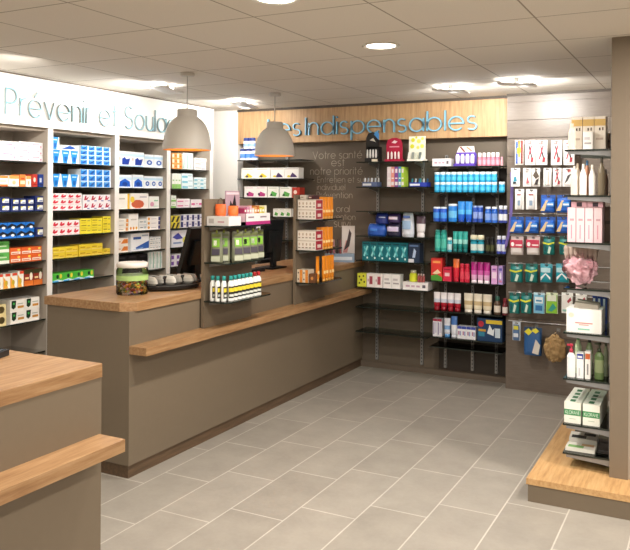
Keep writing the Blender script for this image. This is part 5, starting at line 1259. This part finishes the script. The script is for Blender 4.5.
# bits of the near counter seen at the left border
t = thing('card_terminal', 'black card terminal at the left end of the near counter worktop', 'terminal', (on_z(-9, 358, 1.0)[0], on_z(-9, 358, 1.0)[1], WT), .3)
MB().box(-.05, .04, -.09, .06, 0, .022, mat('#141416', .4)).build('base', t, bev=.004)
MB().box(-.04, .03, -.0, .05, .022, .025, mat('#3a4248', .2)).build('screen', t)

# ------------------------------------------------------------------ lamps
M_SHADE = mat('#cfcac2', .45, vary=.02); M_GOLD = mat('#d99a4e', .45)
def pendant(label, x, y, zb):
    t = thing('pendant_lamp', label, 'lamp', (x, y, zb), 0, 'bell pendant lamps over the counter')
    k = 1.0
    outer = [(.168, 0), (.169, .012), (.166, .05), (.16, .095), (.148, .14), (.128, .182), (.1, .215), (.076, .232), (.07, .238), (.07, .282), (.064, .286), (.0, .286)]
    MB().lathe(outer, M_SHADE, 40, closed=False).build('shade', t)
    inner = [(.168, 0), (.161, .002), (.159, .05), (.153, .093), (.141, .136), (.121, .176), (.094, .208), (.0, .225)]
    MB().lathe(inner, M_GOLD, 40, closed=False).build('shade_lining', t)
    MB().tube([(0, 0, .286), (0, 0, CE - .012 - zb)], .004, mat('#b8b2a8', .4), 8).build('cord', t)
    MB().lathe([(.045, CE - .024 - zb), (.05, CE - .02 - zb), (.05, CE - .001 - zb)], M_SHADE, 20).build('ceiling_rose', t)
    MB().lathe([(.015, .222), (.02, .17), (.034, .13), (.036, .115), (.028, .09), (.0, .078)], emit('#ffc98a', 12), 16).build('bulb', t)
    l = bpy.data.lights.new('pendant_light', 'POINT'); l.energy = 2.5; l.color = lin('#ffc890')[:3]; l.shadow_soft_size = .03
    lo = bpy.data.objects.new('pendant_light', l); COL.objects.link(lo); lo.location = (x, y, zb + .06)
p = on_x(187, 150, -3.28); pendant('nearer bell pendant lamp in front of the white pillar', p[0], p[1], p[2] - .0)
p = on_x(274.5, 156, -3.28); pendant('farther bell pendant lamp in front of the oak cladding', p[0], p[1], p[2] - .0)

def area(name, loc, rot, size, e, col='#fff1de', shape='DISK', sy=None, spread=None):
    l = bpy.data.lights.new(name, 'AREA'); l.shape = shape; l.size = size; l.energy = e; l.color = lin(col)[:3]
    if sy: l.size_y = sy
    if spread: l.spread = spread
    o = bpy.data.objects.new(name, l); COL.objects.link(o); o.location = loc; o.rotation_euler = rot
    return o
def downlight(x, y, label, e=30):
    t = thing('downlight', label, 'light', (x, y, CE), 0, 'round ceiling downlights')
    MB().lathe([(.082, -.0005), (.105, -.0005), (.108, -.006), (.1, -.009), (.084, -.004), (.082, -.0005)], mat('#e9e6de', .4), 32).build('rim', t)
    MB().lathe([(.0, -.003), (.082, -.003), (.082, -.0006), (0, -.0006)], emit('#fff6e4', 9), 32).build('diffuser', t)
    area('downlight_beam', (x, y, CE - .012), (0, 0, 0), .16, e, '#fff7ec')
p = on_z(381, 45.5, CE); downlight(p[0], p[1], 'round recessed downlight in the middle of the visible ceiling')
p = on_z(276, -2, CE); downlight(p[0], p[1], 'round recessed downlight nearer the camera above the counter gap')
for x, y in [(-1.68, 1.5), (-1.68, .2), (.3, 3.9), (.3, 2.3), (.3, .6), (1.9, 3.0), (1.9, .8), (-3.4, 1.2), (-1.0, -1.4), (1.2, -1.4)]:  # unseen lamps added to light the rest of the shop, no fixtures built
    area('downlight_beam', (x, y, CE - .012), (0, 0, 0), .16, 12 if x < -1.5 else 30, '#fff7ec')
def spot(label, u, v, rz, tilt, e, target):
    p = on_z(u, v, CE)
    t = thing('ceiling_spot', label, 'light', (p[0], p[1], CE), rz, 'white plate spots washing the walls')
    MB().box(-.02, .02, -.02, .02, -.03, -.0005, M_WHITE).build('bracket', t)
    mb = MB(); n = 8                                        # gently curved plate
    for k in range(n):
        a, b2 = -.13 + .26 * k / n, -.13 + .26 * (k + 1) / n
        f_ = lambda q: -.04 - .012 * math.sin(q / .13 * PI / 2)
        mb.prism([(a, f_(a)), (b2, f_(b2)), (b2, f_(b2) - .012), (a, f_(a) - .012)], -.07, .07, M_WHITE)
    mb.build('reflector_plate', t)
    MB().tube([(-.12, .03, -.02), (.12, .03, -.02)], .011, emit('#ffffff', 40), 10).build('lamp_tube', t)
    o = area('wall_wash', (p[0], p[1], CE - .06), (0, 0, 0), .26, e, '#fffaf2', 'RECTANGLE', .06)
    d = Vector(target) - o.location
    o.rotation_euler = d.to_track_quat('-Z', 'Y').to_euler()
    off = d.normalized() * .1; o.location = o.location + Vector((off.x, off.y, 0))
    # the lamp's spill on the ceiling tiles round it
    l = bpy.data.lights.new('ceiling_spill', 'POINT'); l.energy = e * .055; l.shadow_soft_size = .03
    lo = bpy.data.objects.new('ceiling_spill', l); COL.objects.link(lo); lo.location = o.location + Vector((off.x * .6, off.y * .6, .0))
SPOT = 26
spot('white plate spot near the fascia, lighting its letters', 166, 84, PI / 2, 0, 10, (XL, 4.5, 1.9))
spot('white plate spot close to the white pillar', 244, 100, PI / 2, 0, 11, (-4.35, 6.2, 1.9))
spot('white plate spot before the oak cladding', 451, 85, 0, 0, 6, (-1.9, YB, 1.7))
spot('bright spot before the hook panel', 517, 78, 0, 0, 12, (-1.15, YB, 2.1))
o = area('wall_wash', (-3.65, 3.3, CE - .07), (0, 0, 0), .26, 8, '#fffaf2', 'RECTANGLE', .06, 2.0)  # unseen extra wash, no fixture, added to brighten the fascia's near end
o.rotation_euler = (Vector((XL, 3.5, 1.9)) - o.location).to_track_quat('-Z', 'Y').to_euler()

# ------------------------------------------------------------------ world and picture
wd = bpy.data.worlds.new('shop'); SC.world = wd; wd.use_nodes = True
wd.node_tree.nodes['Background'].inputs['Color'].default_value = (.9, .93, 1, 1); wd.node_tree.nodes['Background'].inputs['Strength'].default_value = .2
vs_ = SC.view_settings
vs_.view_transform = 'Standard'; vs_.look = 'None'; vs_.gamma = 1; vs_.use_curve_mapping = False
vs_.exposure = 0.1
